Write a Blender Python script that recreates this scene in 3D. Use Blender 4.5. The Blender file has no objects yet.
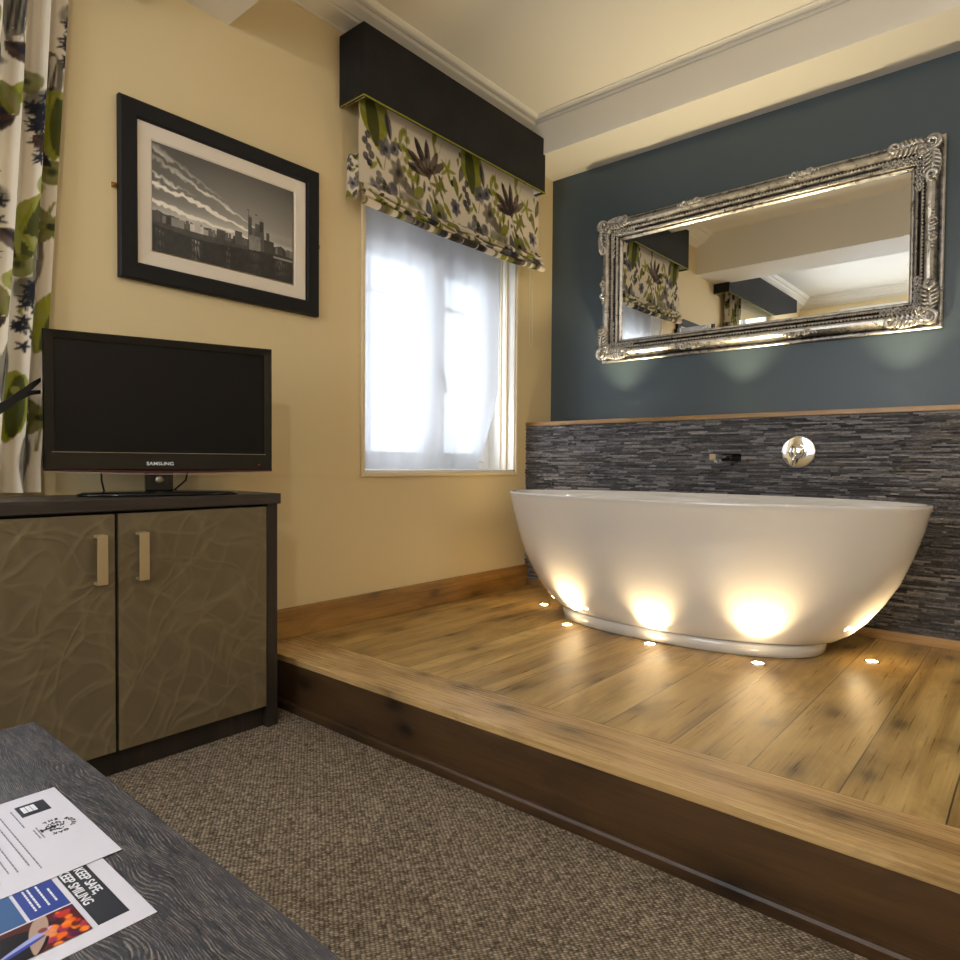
import bpy, bmesh, math, random
import numpy as np
from mathutils import Vector, Matrix
C = bpy.context.scene.collection
PI = math.pi
def lin(c):
    return tuple((x/12.92 if x <= .04045 else ((x+.055)/1.055)**2.4) for x in c)
def rgb(r, g, b):
    return lin((r/255, g/255, b/255)) + (1,)

# ------------------------------------------------------------------ camera
cam_d = bpy.data.cameras.new('camera'); cam = bpy.data.objects.new('camera', cam_d); C.objects.link(cam)
YAW, PITCH, ROLL, FOC = map(math.radians, (40.3328, -1.3827, .4195, 0)); F = 667.45
cam.location = (2.1738, -3.182, .84)
fw = Vector((-math.sin(YAW)*math.cos(PITCH), math.cos(YAW)*math.cos(PITCH), math.sin(PITCH)))
rt = Vector((math.cos(YAW), math.sin(YAW), 0)); up = rt.cross(fw)
rt2 = math.cos(ROLL)*rt + math.sin(ROLL)*up; up2 = -math.sin(ROLL)*rt + math.cos(ROLL)*up
cam.rotation_euler = Matrix((rt2, up2, -fw)).transposed().to_euler()
cam_d.sensor_width = 36; cam_d.lens = F/960*36; cam_d.clip_start = .02
bpy.context.scene.camera = cam

# ------------------------------------------------------------------ world, light, exposure
sc = bpy.context.scene
sc.view_settings.view_transform = 'Standard'; sc.view_settings.look = 'None'
sc.view_settings.gamma = 1; sc.view_settings.use_curve_mapping = False
sc.view_settings.exposure = 0.0
W = bpy.data.worlds.new('sky'); sc.world = W; W.use_nodes = True
bg = W.node_tree.nodes['Background']; bg.inputs[0].default_value = (.80, .89, 1, 1); bg.inputs[1].default_value = 8.5

def light(name, kind, loc, power, col, size=.05, rot=None, **kw):
    d = bpy.data.lights.new(name, kind); d.energy = power; d.color = col
    o = bpy.data.objects.new(name, d); C.objects.link(o); o.location = loc
    if kind == 'AREA':
        d.shape = 'RECTANGLE'; d.size, d.size_y = size
    else: d.shadow_soft_size = size
    if rot: o.rotation_euler = rot
    for k, v in kw.items(): setattr(d, k, v)
    return o
# daylight coming in at the windows (sky portals)
for loc, sz, rot in (((-.33, -.86, 1.4), (1.2, 1.04), (0, -PI/2, 0)), ((-.2, -3.3, 1.5), (1.4, 1.3), (0, -PI/2, 0)), ((1.05, -4.9, 1.5), (1.3, 1.4), (PI/2, 0, 0))):
    o = light('daylight', 'AREA', loc, 1, (1, 1, 1), sz, rot); o.data.cycles.is_portal = True
WARM = (1, .74, .40)
# ceiling lamp of the main room, behind the beam
LAMP = (2.5, -3.95, 2.2)      # main room
FILL_POS = (3.15, -1.15, 2.12)   # added fill globe for the bathing area, unseen to the right

# ------------------------------------------------------------------ node helpers
class NT:
    def __init__(s, name, rough=.6, col=(.8, .8, .8, 1), metal=0, spec=.5):
        m = bpy.data.materials.new(name); m.use_nodes = True; s.m = m; s.t = m.node_tree
        s.b = s.t.nodes['Principled BSDF']; s.b.inputs['Base Color'].default_value = col
        s.b.inputs['Roughness'].default_value = rough; s.b.inputs['Metallic'].default_value = metal
        s.b.inputs['Specular IOR Level'].default_value = spec
    def n(s, typ, ins=None, **attrs):
        nd = s.t.nodes.new('ShaderNode' + typ)
        for k, v in attrs.items(): setattr(nd, k, v)
        for k, v in (ins or {}).items():
            if hasattr(v, 'is_linked'): s.t.links.new(v, nd.inputs[k])
            else: nd.inputs[k].default_value = v
        return nd
    def pos(s): return s.n('NewGeometry').outputs['Position']
    def obj(s): return s.n('TexCoord').outputs['Object']
    def map(s, v, scale=(1, 1, 1), rot=(0, 0, 0), loc=(0, 0, 0)):
        return s.n('Mapping', {'Vector': v, 'Scale': scale, 'Rotation': rot, 'Location': loc}).outputs[0]
    def noise(s, v, scale, detail=4, rough=.55, dist=0):
        return s.n('TexNoise', {'Vector': v, 'Scale': scale, 'Detail': detail, 'Roughness': rough, 'Distortion': dist}).outputs[0]
    def ramp(s, f, stops):
        nd = s.n('ValToRGB', {'Fac': f}); e = nd.color_ramp.elements
        while len(e) < len(stops): e.new(.5)
        for i, (p, c) in enumerate(stops):
            e[i].position = p; e[i].color = c if len(c) == 4 else tuple(c)+(1,)
        return nd.outputs[0]
    def mix(s, f, a, b, mode='MIX'):
        nd = s.n('Mix', data_type='RGBA', blend_type=mode)
        for i, v in ((0, f), (6, a), (7, b)):
            if hasattr(v, 'is_linked'): s.t.links.new(v, nd.inputs[i])
            else: nd.inputs[i].default_value = v
        return nd.outputs[2]
    def math(s, op, a, b=0, c=0):
        nd = s.n('Math', operation=op)
        for i, v in enumerate((a, b, c)):
            if hasattr(v, 'is_linked'): s.t.links.new(v, nd.inputs[i])
            else: nd.inputs[i].default_value = v
        return nd.outputs[0]
    def set(s, k, v): s.t.links.new(v, s.b.inputs[k]); return s
    def bump(s, h, strength=.3, dist=.01):
        s.set('Normal', s.n('Bump', {'Height': h, 'Strength': strength, 'Distance': dist}).outputs[0]); return s

def g(v): return (v, v, v, 1)
def paint(name, col, rough=.6, var=.05, bump=.06):
    t = NT(name, rough, col)
    n1 = t.noise(t.pos(), 1.7, 3)
    t.set('Base Color', t.mix(t.math('MULTIPLY', n1, var*2), col, tuple(c*.8 for c in col[:3])+(1,)))
    t.bump(t.noise(t.pos(), 180, 3), bump, .002)
    return t.m
M = {}
M['wall'] = paint('cream_paint', rgb(218, 198, 154), .55)
M['blue'] = paint('petrol_blue_paint', rgb(66, 79, 87), .38)
M['ceil'] = paint('ceiling_paint', rgb(224, 218, 206), .6)
M['white'] = paint('white_gloss_paint', rgb(238, 234, 226), .3, .02, .02)
M['trimcream'] = paint('cream_gloss_paint', rgb(226, 208, 172), .35, .02, .02)
M['upvc'] = paint('window_frame_white', rgb(240, 241, 244), .35, .02, .01)
M['chrome'] = NT('chrome', .06, (.86, .86, .88, 1), 1).m
M['brass'] = NT('brass', .35, rgb(170, 130, 70), 1).m
M['mirror'] = NT('mirror_silvering', .0, (.93, .94, .92, 1), 1).m
M['black'] = NT('black_frame_lacquer', .55, rgb(24, 23, 25), 0, .25).m
M['blackgloss'] = NT('black_gloss_plastic', .15, rgb(10, 9, 12), 0, .35).m
M['blackmatt'] = NT('black_matt_plastic', .5, rgb(14, 14, 17)).m
M['screen'] = NT('dark_screen_glass', .22, rgb(14, 14, 18), 0, .18).m
M['red'] = NT('red_tinted_edge', .2, rgb(60, 12, 22)).m
M['silverline'] = NT('silver_edge', .3, rgb(170, 165, 160), 1).m
M['piping'] = NT('lime_piping', .8, rgb(128, 128, 24)).m
M['cord'] = NT('white_cord', .5, rgb(222, 215, 200)).m
M['mat'] = paint('mount_board', rgb(224, 212, 196), .8, .02, .02)
M['paper'] = paint('white_paper', rgb(206, 203, 213), .55, .02, .01)
M['ink'] = NT('black_ink', .5, rgb(30, 31, 40)).m
M['greyink'] = NT('grey_ink', .6, rgb(120, 120, 132)).m
M['whiteink'] = NT('white_print', .5, rgb(228, 228, 235)).m
M['blueink'] = NT('royal_blue_print', .4, rgb(38, 60, 140)).m
M['tealink'] = NT('steel_blue_print', .4, rgb(44, 84, 136)).m
t = NT('white_acrylic', .12, rgb(214, 209, 204), 0, .5); t.b.inputs['Coat Weight'].default_value = .5; t.b.inputs['Coat Roughness'].default_value = .05; M['bath'] = t.m
t = NT('brushed_nickel', .5, rgb(196, 178, 142), .8); t.bump(t.noise(t.map(t.obj(), (40, 900, 40)), 1, 2), .1, .001); M['nickel'] = t.m
def emit(name, col, s):
    m = bpy.data.materials.new(name); m.use_nodes = True; nt = m.node_tree; nt.nodes.clear()
    e = nt.nodes.new('ShaderNodeEmission'); e.inputs[0].default_value = tuple(col)+(1,); e.inputs[1].default_value = s
    o = nt.nodes.new('ShaderNodeOutputMaterial'); nt.links.new(e.outputs[0], o.inputs[0]); return m
M['lamp'] = emit('warm_lamp_lens', (1, .78, .45), 60)
M['globe'] = emit('added_fill_globe', (1, .9, .75), 3)  # glow of the added fill globe
M['led'] = emit('red_standby_led', (1, .1, .05), .6)

def wood(name, dark, mid, light_, axis=0, side=None, rough=.35, plank=None, grain=1., knots=1., bump=.15):
    t = NT(name, rough)
    p = t.pos(); sep = t.n('SeparateXYZ', {0: p})
    seam = None
    if plank:                                   # boards run along y, each `plank` wide in x
        u = t.math('DIVIDE', t.math('ADD', sep.outputs[0], plank[1]), plank[0])
        idx = t.math('FLOOR', u); fr = t.math('FRACT', u)
        rnd = t.n('TexWhiteNoise', {'W': idx}, noise_dimensions='1D')
        off = t.math('MULTIPLY', rnd.outputs[0], 17.)
        p = t.n('CombineXYZ', {0: sep.outputs[0], 1: t.math('ADD', sep.outputs[1], off), 2: off}).outputs[0]
        e = t.math('ABSOLUTE', t.math('SUBTRACT', fr, .5))
        seam = t.math('GREATER_THAN', e, .5-.0016/plank[0])
    s = [26, 26, 26]; s[axis] = 1.6
    v = t.map(p, tuple(s))
    big = t.noise(v, .22*grain, 5, .6, 1.6)
    fine = t.noise(t.map(p, tuple(x*7 if i != axis else x*3 for i, x in enumerate(s))), grain, 3, .6)
    f = t.math('ADD', t.math('MULTIPLY', big, .72), t.math('MULTIPLY', fine, .28))
    col = t.ramp(f, [(.32, dark), (.5, mid), (.66, light_)])
    # knots and cloudy stains
    ps = t.n('SeparateXYZ', {0: p}); side = side if side is not None else {0: 1, 1: 0, 2: 1}[axis]
    p2 = t.n('CombineXYZ', {0: ps.outputs[axis], 1: t.math('ADD', ps.outputs[side], (t.math('MULTIPLY', rnd.outputs[0], 9.) if plank else 0.))}).outputs[0]
    wv = t.n('VectorMath', {0: t.n('TexNoise', {'Vector': p, 'Scale': 14.}).outputs[1], 3: .10}, operation='SCALE').outputs[0]
    vo = t.n('TexVoronoi', {'Vector': t.n('VectorMath', {0: t.map(p2, (2.6, 5.2, 1)), 1: wv}, operation='ADD').outputs[0], 'Scale': 1.}, voronoi_dimensions='2D')
    kn = t.ramp(t.math('ADD', vo.outputs['Distance'], t.math('MULTIPLY', t.math('SUBTRACT', fine, .5), .16)), [(.035, g(1)), (.13, g(.42)), (.42, g(0))])
    kf = t.math('MULTIPLY', kn, .85*knots)
    col = t.mix(kf, col, tuple(c*.3 for c in dark[:3])+(1,))
    cl = t.ramp(t.noise(t.map(p, tuple(2.2 if i == axis else 6 for i in range(3))), 1.3, 4, .65, .8), [(.48, g(0)), (.7, g(1))])
    col = t.mix(t.math('MULTIPLY', cl, .62), col, dark)
    if seam is not None:
        col = t.mix(t.math('MULTIPLY', rnd.outputs[0], .28), col, dark)
        col = t.mix(t.math('MULTIPLY', seam, .8), col, g(.012))
    t.set('Base Color', col)
    t.set('Roughness', t.math('ADD', t.math('MULTIPLY', fine, .16), rough-.08))
    t.bump(t.math('ADD', f, t.math('MULTIPLY', kn, -.3)), bump, .003)
    return t.m
OAK = (rgb(114, 84, 42), rgb(192, 158, 94), rgb(220, 188, 124))
M['oakfloor'] = wood('oak_boards', *OAK, axis=1, rough=.3, plank=(.1795, .1085))
M['oaknose'] = wood('oak_nosing', rgb(128, 96, 54), rgb(184, 148, 96), rgb(208, 174, 120), axis=0, rough=.28)
M['oakriser_shaded'] = wood('oak_riser_shaded', rgb(44, 29, 16), rgb(76, 53, 30), rgb(94, 69, 41), axis=0, side=2, rough=.42, knots=1.1)  # shade on the riser put into a darker oak colour
M['oakskirt'] = wood('oak_skirting', rgb(108, 74, 34), rgb(156, 116, 60), rgb(180, 138, 76), axis=1, side=2, rough=.35)
M['oakledge'] = wood('oak_ledge', rgb(120, 88, 50), rgb(166, 130, 84), rgb(190, 154, 106), axis=0, rough=.35)
M['wenge'] = wood('dark_grained_board', rgb(26, 22, 20), rgb(56, 48, 44), rgb(88, 77, 68), axis=1, rough=.42, knots=0, bump=.3)
M['wengez'] = wood('dark_grained_panel', rgb(20, 17, 15), rgb(40, 33, 29), rgb(60, 50, 43), axis=2, rough=.45, knots=0, bump=.3)

def table_wood():                       # charcoal open-grained board, curving pale grain lines
    t = NT('charcoal_grained_board', .4)
    p = t.pos()
    q = t.n('VectorMath', {0: t.map(p, (1.2, 9, 1)), 1: t.n('VectorMath', {0: t.n('TexNoise', {'Vector': t.map(p, (3, 6, 1)), 'Scale': 1.3, 'Detail': 2.}).outputs[1], 3: .9}, operation='SCALE').outputs[0]}, operation='ADD').outputs[0]
    w = t.n('TexWave', {'Vector': q, 'Scale': 13., 'Distortion': 4.5, 'Detail': 4., 'Detail Scale': 3., 'Detail Roughness': .75}, bands_direction='Y')
    brk = t.noise(t.map(p, (22, 130, 1)), 1.6, 4, .75)
    f = t.math('MULTIPLY', t.ramp(w.outputs[1], [(.45, g(0)), (1., g(1))]), t.ramp(brk, [(.44, g(.05)), (.66, g(1))]))
    fine = t.noise(t.map(p, (30, 420, 1)), 1, 3, .7)
    base = t.ramp(fine, [(.3, rgb(30, 30, 35)), (.7, rgb(66, 66, 74))])
    col = t.mix(t.math('MULTIPLY', f, .75), base, rgb(150, 136, 118))
    t.set('Base Color', col); t.bump(t.math('ADD', f, fine), .35, .001)
    t.set('Roughness', t.math('ADD', t.math('MULTIPLY', fine, .2), .28))
    return t.m
M['table'] = table_wood()
def carpet():
    t = NT('woven_carpet', .95, spec=.1)
    p = t.map(t.pos(), rot=(0, 0, .62))
    q = t.n('VectorMath', {0: p, 1: t.n('VectorMath', {0: t.n('TexNoise', {'Vector': p, 'Scale': 60.}).outputs[1], 3: .004}, operation='SCALE').outputs[0]}, operation='ADD').outputs[0]
    v = t.n('TexVoronoi', {'Vector': t.map(q, (1, .62, 1)), 'Scale': 190., 'Randomness': .28})
    fz = t.noise(p, 260, 2)
    rn = t.n('SeparateColor', {0: v.outputs['Color']}).outputs[0]
    tuft = t.ramp(v.outputs['Distance'], [(.1, g(1)), (.62, g(0))])
    col = t.ramp(t.math('ADD', t.math('MULTIPLY', tuft, .6), t.math('MULTIPLY', rn, .4)), [(.08, rgb(72, 63, 54)), (.45, rgb(142, 128, 111)), (.95, rgb(208, 194, 174))])
    col = t.mix(t.math('MULTIPLY', t.noise(t.pos(), 2.5, 3), .3), col, rgb(116, 100, 82))
    t.set('Base Color', col); t.bump(t.math('ADD', tuft, t.math('MULTIPLY', fz, .3)), .8, .004)
    return t.m
M['carpet'] = carpet()
def slate():
    t = NT('split_slate', .4)
    p = t.pos(); a = t.obj()
    r = t.n('NewGeometry').outputs['Random Per Island']
    n1 = t.noise(t.map(p, (50, 50, 210)), 1, 4, .75)
    n2 = t.noise(p, 90, 3, .7)
    f = t.math('ADD', t.math('MULTIPLY', r, .35), t.math('ADD', t.math('MULTIPLY', n1, .4), t.math('MULTIPLY', n2, .25)))
    t.set('Base Color', t.ramp(f, [(.22, rgb(46, 45, 48)), (.5, rgb(94, 92, 96)), (.78, rgb(178, 175, 176))]))
    t.bump(t.math('ADD', n1, n2), .9, .008)
    return t.m
M['slate'] = slate()
def doorskin():                         # embossed interlaced leaf outlines on bronze laminate
    t = NT('embossed_bronze_laminate', .36, rgb(112, 96, 66))
    p = t.map(t.pos(), (1, 1, 1), (.5, 0, 0))
    q = t.n('VectorMath', {0: p, 1: t.n('VectorMath', {0: t.n('TexNoise', {'Vector': p, 'Scale': 5., 'Detail': 1.}).outputs[1], 3: .16}, operation='SCALE').outputs[0]}, operation='ADD').outputs[0]
    hs = []
    for k, (sc_, rx) in enumerate((((1, 5.2, 11), .0), ((1, 12, 5), .5), ((1, 7, 9), 1.1))):
        v = t.n('TexVoronoi', {'Vector': t.map(q, (0, sc_[1], sc_[2]), (rx, 0, 0), (0, k*3.1, k*1.7)), 'Scale': 1.}, feature='DISTANCE_TO_EDGE')
        hs.append(t.ramp(v.outputs['Distance'], [(.0, g(1)), (.08, g(0))]))
    h = t.math('ADD', t.math('ADD', hs[0], hs[1]), hs[2])
    t.set('Base Color', t.mix(t.math('MULTIPLY', h, .11), rgb(102, 90, 68), rgb(150, 134, 102)))
    t.bump(t.math('ADD', h, t.math('MULTIPLY', t.noise(q, 6, 2), 1.5)), .2, .005)
    return t.m
M['door'] = doorskin()
def suede():
    t = NT('charcoal_velvet', .85, spec=.2)
    n = t.noise(t.map(t.pos(), (60, 60, 160)), 1, 4, .7)
    t.set('Base Color', t.ramp(t.math('ADD', t.math('MULTIPLY', n, .5), t.math('MULTIPLY', t.noise(t.pos(), 9, 3), .5)), [(.3, rgb(25, 25, 25)), (.7, rgb(42, 40, 38))]))
    t.bump(n, .2, .002); t.b.inputs['Sheen Weight'].default_value = .05
    return t.m
M['suede'] = suede()
def silver():
    t = NT('antique_silver_leaf', .3, metal=.8)
    p = t.pos()
    n = t.noise(p, 45, 5, .7)
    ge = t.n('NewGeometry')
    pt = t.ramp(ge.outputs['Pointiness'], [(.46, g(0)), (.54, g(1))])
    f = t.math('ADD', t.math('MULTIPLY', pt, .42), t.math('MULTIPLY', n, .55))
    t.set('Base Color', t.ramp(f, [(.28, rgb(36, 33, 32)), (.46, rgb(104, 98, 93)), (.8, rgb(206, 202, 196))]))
    t.set('Roughness', t.ramp(n, [(.3, g(.22)), (.7, g(.45))]))
    t.bump(t.noise(p, 120, 3), .25, .002)
    return t.m
M['silver'] = silver()
def attr_mat(name, rough=.8, trans=0., weave=0.):
    t = NT(name, rough, spec=.25)
    a = t.n('Attribute', attribute_name='Col')
    t.set('Base Color', a.outputs[0])
    if weave: t.bump(t.noise(t.pos(), 700, 2), weave, .001)
    if trans:
        tr = t.n('BsdfTranslucent', {0: a.outputs[0]}); mx = t.n('MixShader', {0: trans, 1: t.b.outputs[0], 2: tr.outputs[0]})
        t.t.links.new(mx.outputs[0], t.t.nodes['Material Output'].inputs[0])
    return t.m
M['floral'] = attr_mat('botanical_print_linen', .85, .12, .15)
M['print'] = attr_mat('printed_picture', .35)
def voile():
    m = bpy.data.materials.new('white_voile'); m.use_nodes = True; nt = m.node_tree; nt.nodes.clear(); N = nt.nodes.new; L = nt.links.new
    tr = N('ShaderNodeBsdfTransparent'); tl = N('ShaderNodeBsdfTranslucent'); df = N('ShaderNodeBsdfDiffuse')
    tl.inputs[0].default_value = (.36, .365, .38, 1); df.inputs[0].default_value = (.9, .9, .92, 1); tr.inputs[0].default_value = (.44, .45, .46, 1)
    a = N('ShaderNodeMixShader'); a.inputs[0].default_value = .4; L(tl.outputs[0], a.inputs[1]); L(df.outputs[0], a.inputs[2])
    b = N('ShaderNodeMixShader'); b.inputs[0].default_value = .84; L(tr.outputs[0], b.inputs[1]); L(a.outputs[0], b.inputs[2])
    o = N('ShaderNodeOutputMaterial'); L(b.outputs[0], o.inputs[0]); return m
M['voile'] = voile()
def glass():
    m = bpy.data.materials.new('window_glass'); m.use_nodes = True; nt = m.node_tree; nt.nodes.clear(); N = nt.nodes.new; L = nt.links.new
    tr = N('ShaderNodeBsdfTransparent'); gl = N('ShaderNodeBsdfGlossy'); gl.inputs[1].default_value = .02
    a = N('ShaderNodeMixShader'); a.inputs[0].default_value = .06; L(tr.outputs[0], a.inputs[1]); L(gl.outputs[0], a.inputs[2])
    o = N('ShaderNodeOutputMaterial'); L(a.outputs[0], o.inputs[0]); return m
M['glass'] = glass()

# ------------------------------------------------------------------ geometry helpers
def origin(o):
    v = Vector((0, 0, 0))
    while o: v += o.location; o = o.parent
    return v
class MB:
    def __init__(s): s.v = []; s.f = []; s.sm = []
    def add(s, vs, fs, smooth=False):
        b = len(s.v); s.v += [tuple(x) for x in vs]; s.f += [tuple(i+b for i in f) for f in fs]; s.sm += [smooth]*len(fs); return s
    def box(s, x0, x1, y0, y1, z0, z1, bev=0):
        x0, x1 = sorted((x0, x1)); y0, y1 = sorted((y0, y1)); z0, z1 = sorted((z0, z1))
        if bev <= 0:
            vs = [(x, y, z) for x in (x0, x1) for y in (y0, y1) for z in (z0, z1)]
            return s.add(vs, [(0, 1, 3, 2), (4, 6, 7, 5), (0, 4, 5, 1), (2, 3, 7, 6), (0, 2, 6, 4), (1, 5, 7, 3)])
        bm = bmesh.new(); bmesh.ops.create_cube(bm, size=1)
        for v in bm.verts: v.co = Vector(((x0+x1)/2+v.co.x*(x1-x0), (y0+y1)/2+v.co.y*(y1-y0), (z0+z1)/2+v.co.z*(z1-z0)))
        bmesh.ops.bevel(bm, geom=bm.edges[:], offset=bev, segments=2, affect='EDGES', profile=.6)
        return s.bm(bm)
    def bm(s, bm, smooth=False):
        bm.verts.index_update()
        s.add([v.co for v in bm.verts], [[v.index for v in f.verts] for f in bm.faces], smooth); bm.free(); return s
    def tube(s, pts, r, n=8, closed=False, flat=None):
        pts = [Vector(p) for p in pts]; N = len(pts); R = r if isinstance(r, (list, tuple)) else [r]*N
        vs = []; prev = None
        for i, p in enumerate(pts):
            a = pts[(i-1) % N] if (closed or i) else p; b = pts[(i+1) % N] if (closed or i < N-1) else p
            t = (b-a).normalized()
            if prev is None:
                u = t.cross(Vector((0, 0, 1)));
                if u.length < .01: u = t.cross(Vector((0, 1, 0)))
            else: u = prev - t*prev.dot(t)
            u.normalize(); prev = u; w = t.cross(u)
            for k in range(n):
                an = 2*PI*k/n; vs.append(p+(u*math.cos(an)+w*math.sin(an))*R[i])
        fs = [(i*n+k, i*n+(k+1) % n, ((i+1) % N)*n+(k+1) % n, ((i+1) % N)*n+k) for i in range(N if closed else N-1) for k in range(n)]
        if not closed: fs += [tuple(range(n-1, -1, -1)), tuple((N-1)*n+k for k in range(n))]
        return s.add(vs, fs, True)
    def lathe(s, prof, c=(0, 0, 0), n=32, axis='z', cap=True):
        vs = []; c = Vector(c)
        for r, h in prof:
            for k in range(n):
                a = 2*PI*k/n; q = (r*math.cos(a), r*math.sin(a), h)
                if axis == 'y': q = (q[0], q[2], q[1])
                if axis == 'x': q = (q[2], q[0], q[1])
                vs.append(c+Vector(q))
        fs = [(i*n+k, i*n+(k+1) % n, (i+1)*n+(k+1) % n, (i+1)*n+k) for i in range(len(prof)-1) for k in range(n)]
        if cap: fs += [tuple(range(n))[::-1], tuple((len(prof)-1)*n+k for k in range(n))]
        return s.add(vs, fs, True)
    def ball(s, c, r, n=8, sq=(1, 1, 1)):
        bm = bmesh.new(); bmesh.ops.create_uvsphere(bm, u_segments=n, v_segments=max(4, n//2+1), radius=r)
        for v in bm.verts: v.co = Vector((v.co.x*sq[0], v.co.y*sq[1], v.co.z*sq[2]))+Vector(c)
        return s.bm(bm, True)
    def sweep(s, prof, path, closed=False):
        """prof: (a,b) offsets; path: list of (point, A, B) frames"""
        n = len(prof); N = len(path); vs = [Vector(p)+Vector(A)*a+Vector(B)*b for p, A, B in path for a, b in prof]
        fs = [(i*n+k, i*n+k+1, ((i+1) % N)*n+k+1, ((i+1) % N)*n+k) for i in range(N if closed else N-1) for k in range(n-1)]
        return s.add(vs, fs, False)
    def build(s, name, mat, parent=None, smooth=None, col=None, fixn=True, **kw):
        me = bpy.data.meshes.new(name)
        V = np.array(s.v, float)
        if parent: loc = Vector((0, 0, 0)); off = np.array(origin(parent))
        else:
            off = np.array([(V[:, 0].min()+V[:, 0].max())/2, (V[:, 1].min()+V[:, 1].max())/2, V[:, 2].min()]); loc = Vector(off)
        me.from_pydata([tuple(x) for x in (V-off)], [], s.f)
        if fixn:
            bm = bmesh.new(); bm.from_mesh(me); bmesh.ops.recalc_face_normals(bm, faces=bm.faces); bm.to_mesh(me); bm.free()
        me.polygons.foreach_set('use_smooth', [bool(smooth) if smooth is not None else x for x in s.sm])
        if col is not None:
            ca = me.color_attributes.new('Col', 'FLOAT_COLOR', 'POINT')
            A = np.ones((len(V), 4), np.float32); A[:, :3] = col; ca.data.foreach_set('color', A.ravel())
        me.materials.append(mat)
        o = bpy.data.objects.new(name, me); C.objects.link(o); o.location = loc
        if parent: o.parent = parent
        for k, v in kw.items(): o[k] = v
        return o
def grid(nu, nv, fn):
    vs = [fn(i/(nu-1), j/(nv-1)) for j in range(nv) for i in range(nu)]
    fs = [(j*nu+i, j*nu+i+1, (j+1)*nu+i+1, (j+1)*nu+i) for j in range(nv-1) for i in range(nu-1)]
    return MB().add(vs, fs, True)
def thing(name, label, cat, loc, group=None):
    o = bpy.data.objects.new(name, None); C.objects.link(o); o.location = loc; o.empty_display_size = .05
    o['label'] = label; o['category'] = cat
    if group: o['group'] = group
    return o
def struct(mb, name, mat, **kw):
    return mb.build(name, mat, kind='structure', **kw)
def text_mb(body, size, M4, extrude=.0002, sx=1., align='LEFT', bold=0):
    cu = bpy.data.curves.new('t', 'FONT'); cu.body = body; cu.size = size; cu.extrude = extrude; cu.align_x = align; cu.offset = bold
    o = bpy.data.objects.new('t', cu); C.objects.link(o)
    dg = bpy.context.evaluated_depsgraph_get(); me = bpy.data.meshes.new_from_object(o.evaluated_get(dg))
    mb = MB(); mb.add([M4 @ Vector((v.co.x*sx, v.co.y, v.co.z)) for v in me.vertices], [tuple(p.vertices) for p in me.polygons])
    bpy.data.objects.remove(o); bpy.data.curves.remove(cu); bpy.data.meshes.remove(me)
    return mb

S = .18; ZB = 2.4465; ZC = 2.646; XR = 4.0; YF = -4.7; YS = -1.883; YB = -.236; ZL = 1.067

# ------------------------------------------------------------------ setting
struct(MB().box(-.3, XR+.1, YF-.1, YS, -.1, 0), 'floor', M['carpet'])
struct(MB().box(-.3, XR+.1, YF-.1, .1, ZC, ZC+.1), 'ceiling', M['ceil'])
def wall_x(name, mat, holes, y0, y1, z0, z1, x0, x1):
    mb = MB(); ys = y0
    for a, b, c, d in sorted(holes):
        mb.box(x0, x1, ys, a, z0, z1); mb.box(x0, x1, a, b, z0, c); mb.box(x0, x1, a, b, d, z1); ys = b
    mb.box(x0, x1, ys, y1, z0, z1); return struct(mb, name, mat)
W1 = (-1.375, -.34, .80, 2.0); W2 = (-4.0, -2.62, .85, 2.15)
wall_x('wall_left', M['wall'], [W1, W2], YF-.1, .1, 0, ZC, -.3, 0)
struct(MB().box(0, XR, 0, .1, 0, ZC), 'wall_back', M['blue'])
struct(MB().box(XR, XR+.1, YF-.1, .1, 0, ZC), 'wall_right', M['wall'])
mb = MB(); mb.box(0, .4, YF-.1, YF, 0, ZC); mb.box(1.7, XR, YF-.1, YF, 0, ZC); mb.box(.4, 1.7, YF-.1, YF, 0, .85); mb.box(.4, 1.7, YF-.1, YF, 2.15, ZC)
struct(mb, 'wall_front', M['wall'])
# soffit over the blue wall, beam across the room
struct(MB().box(0, XR, -.308, 0, ZB, ZC), 'trim_1', M['ceil'])
struct(MB().box(0, XR, -2.36, -1.972, 2.341, ZC), 'trim_2', M['ceil'])
# cornice profiles: (out from wall, z)
CP = [(0, ZC-.094), (.004, ZC-.094), (.01, ZC-.088), (.062, ZC-.068), (.066, ZC-.058), (.072, ZC-.058), (.08, ZC-.05), (.098, ZC-.036), (.104, ZC-.024), (.112, ZC-.024), (.122, ZC-.02), (.136, ZC-.004), (.136, ZC+.001)]
def cornice(name, pts):
    """pts: (x, y, outward dx, dy) with mitre already in the outward vector"""
    mb = MB(); n = len(CP)
    vs = [(x+dx*a, y+dy*a, z) for x, y, dx, dy in pts for a, z in CP]
    fs = [(i*n+k, i*n+k+1, (i+1)*n+k+1, (i+1)*n+k) for i in range(len(pts)-1) for k in range(n-1)]
    mb.add(vs, fs); return struct(mb, name, M['ceil'])
cornice('trim_3', [(0, -1.972, 1, 0), (0, -.308, 1, 0)])
mb = MB(); FP = [(0, ZC-.032), (.006, ZC-.032), (.012, ZC-.022), (.02, ZC-.02), (.03, ZC-.006), (.034, ZC-.006), (.034, ZC)]
mb.add([(x, -.308-a, z) for x in (.1, XR) for a, z in FP], [(k, k+1, 7+k+1, 7+k) for k in range(6)])
struct(mb, 'trim_4', M['ceil'])
cornice('trim_5', [(0, -2.36, 1, 0), (0, YF, 1, 1), (XR, YF, -1, 1), (XR, -2.36, -1, 0)])
# hairline joint where the lower wall lining meets the upper wall
struct(MB().box(-.001, .0025, -2.3, -1.42, .792, .7935), 'trim_6', M['wall'])
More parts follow.
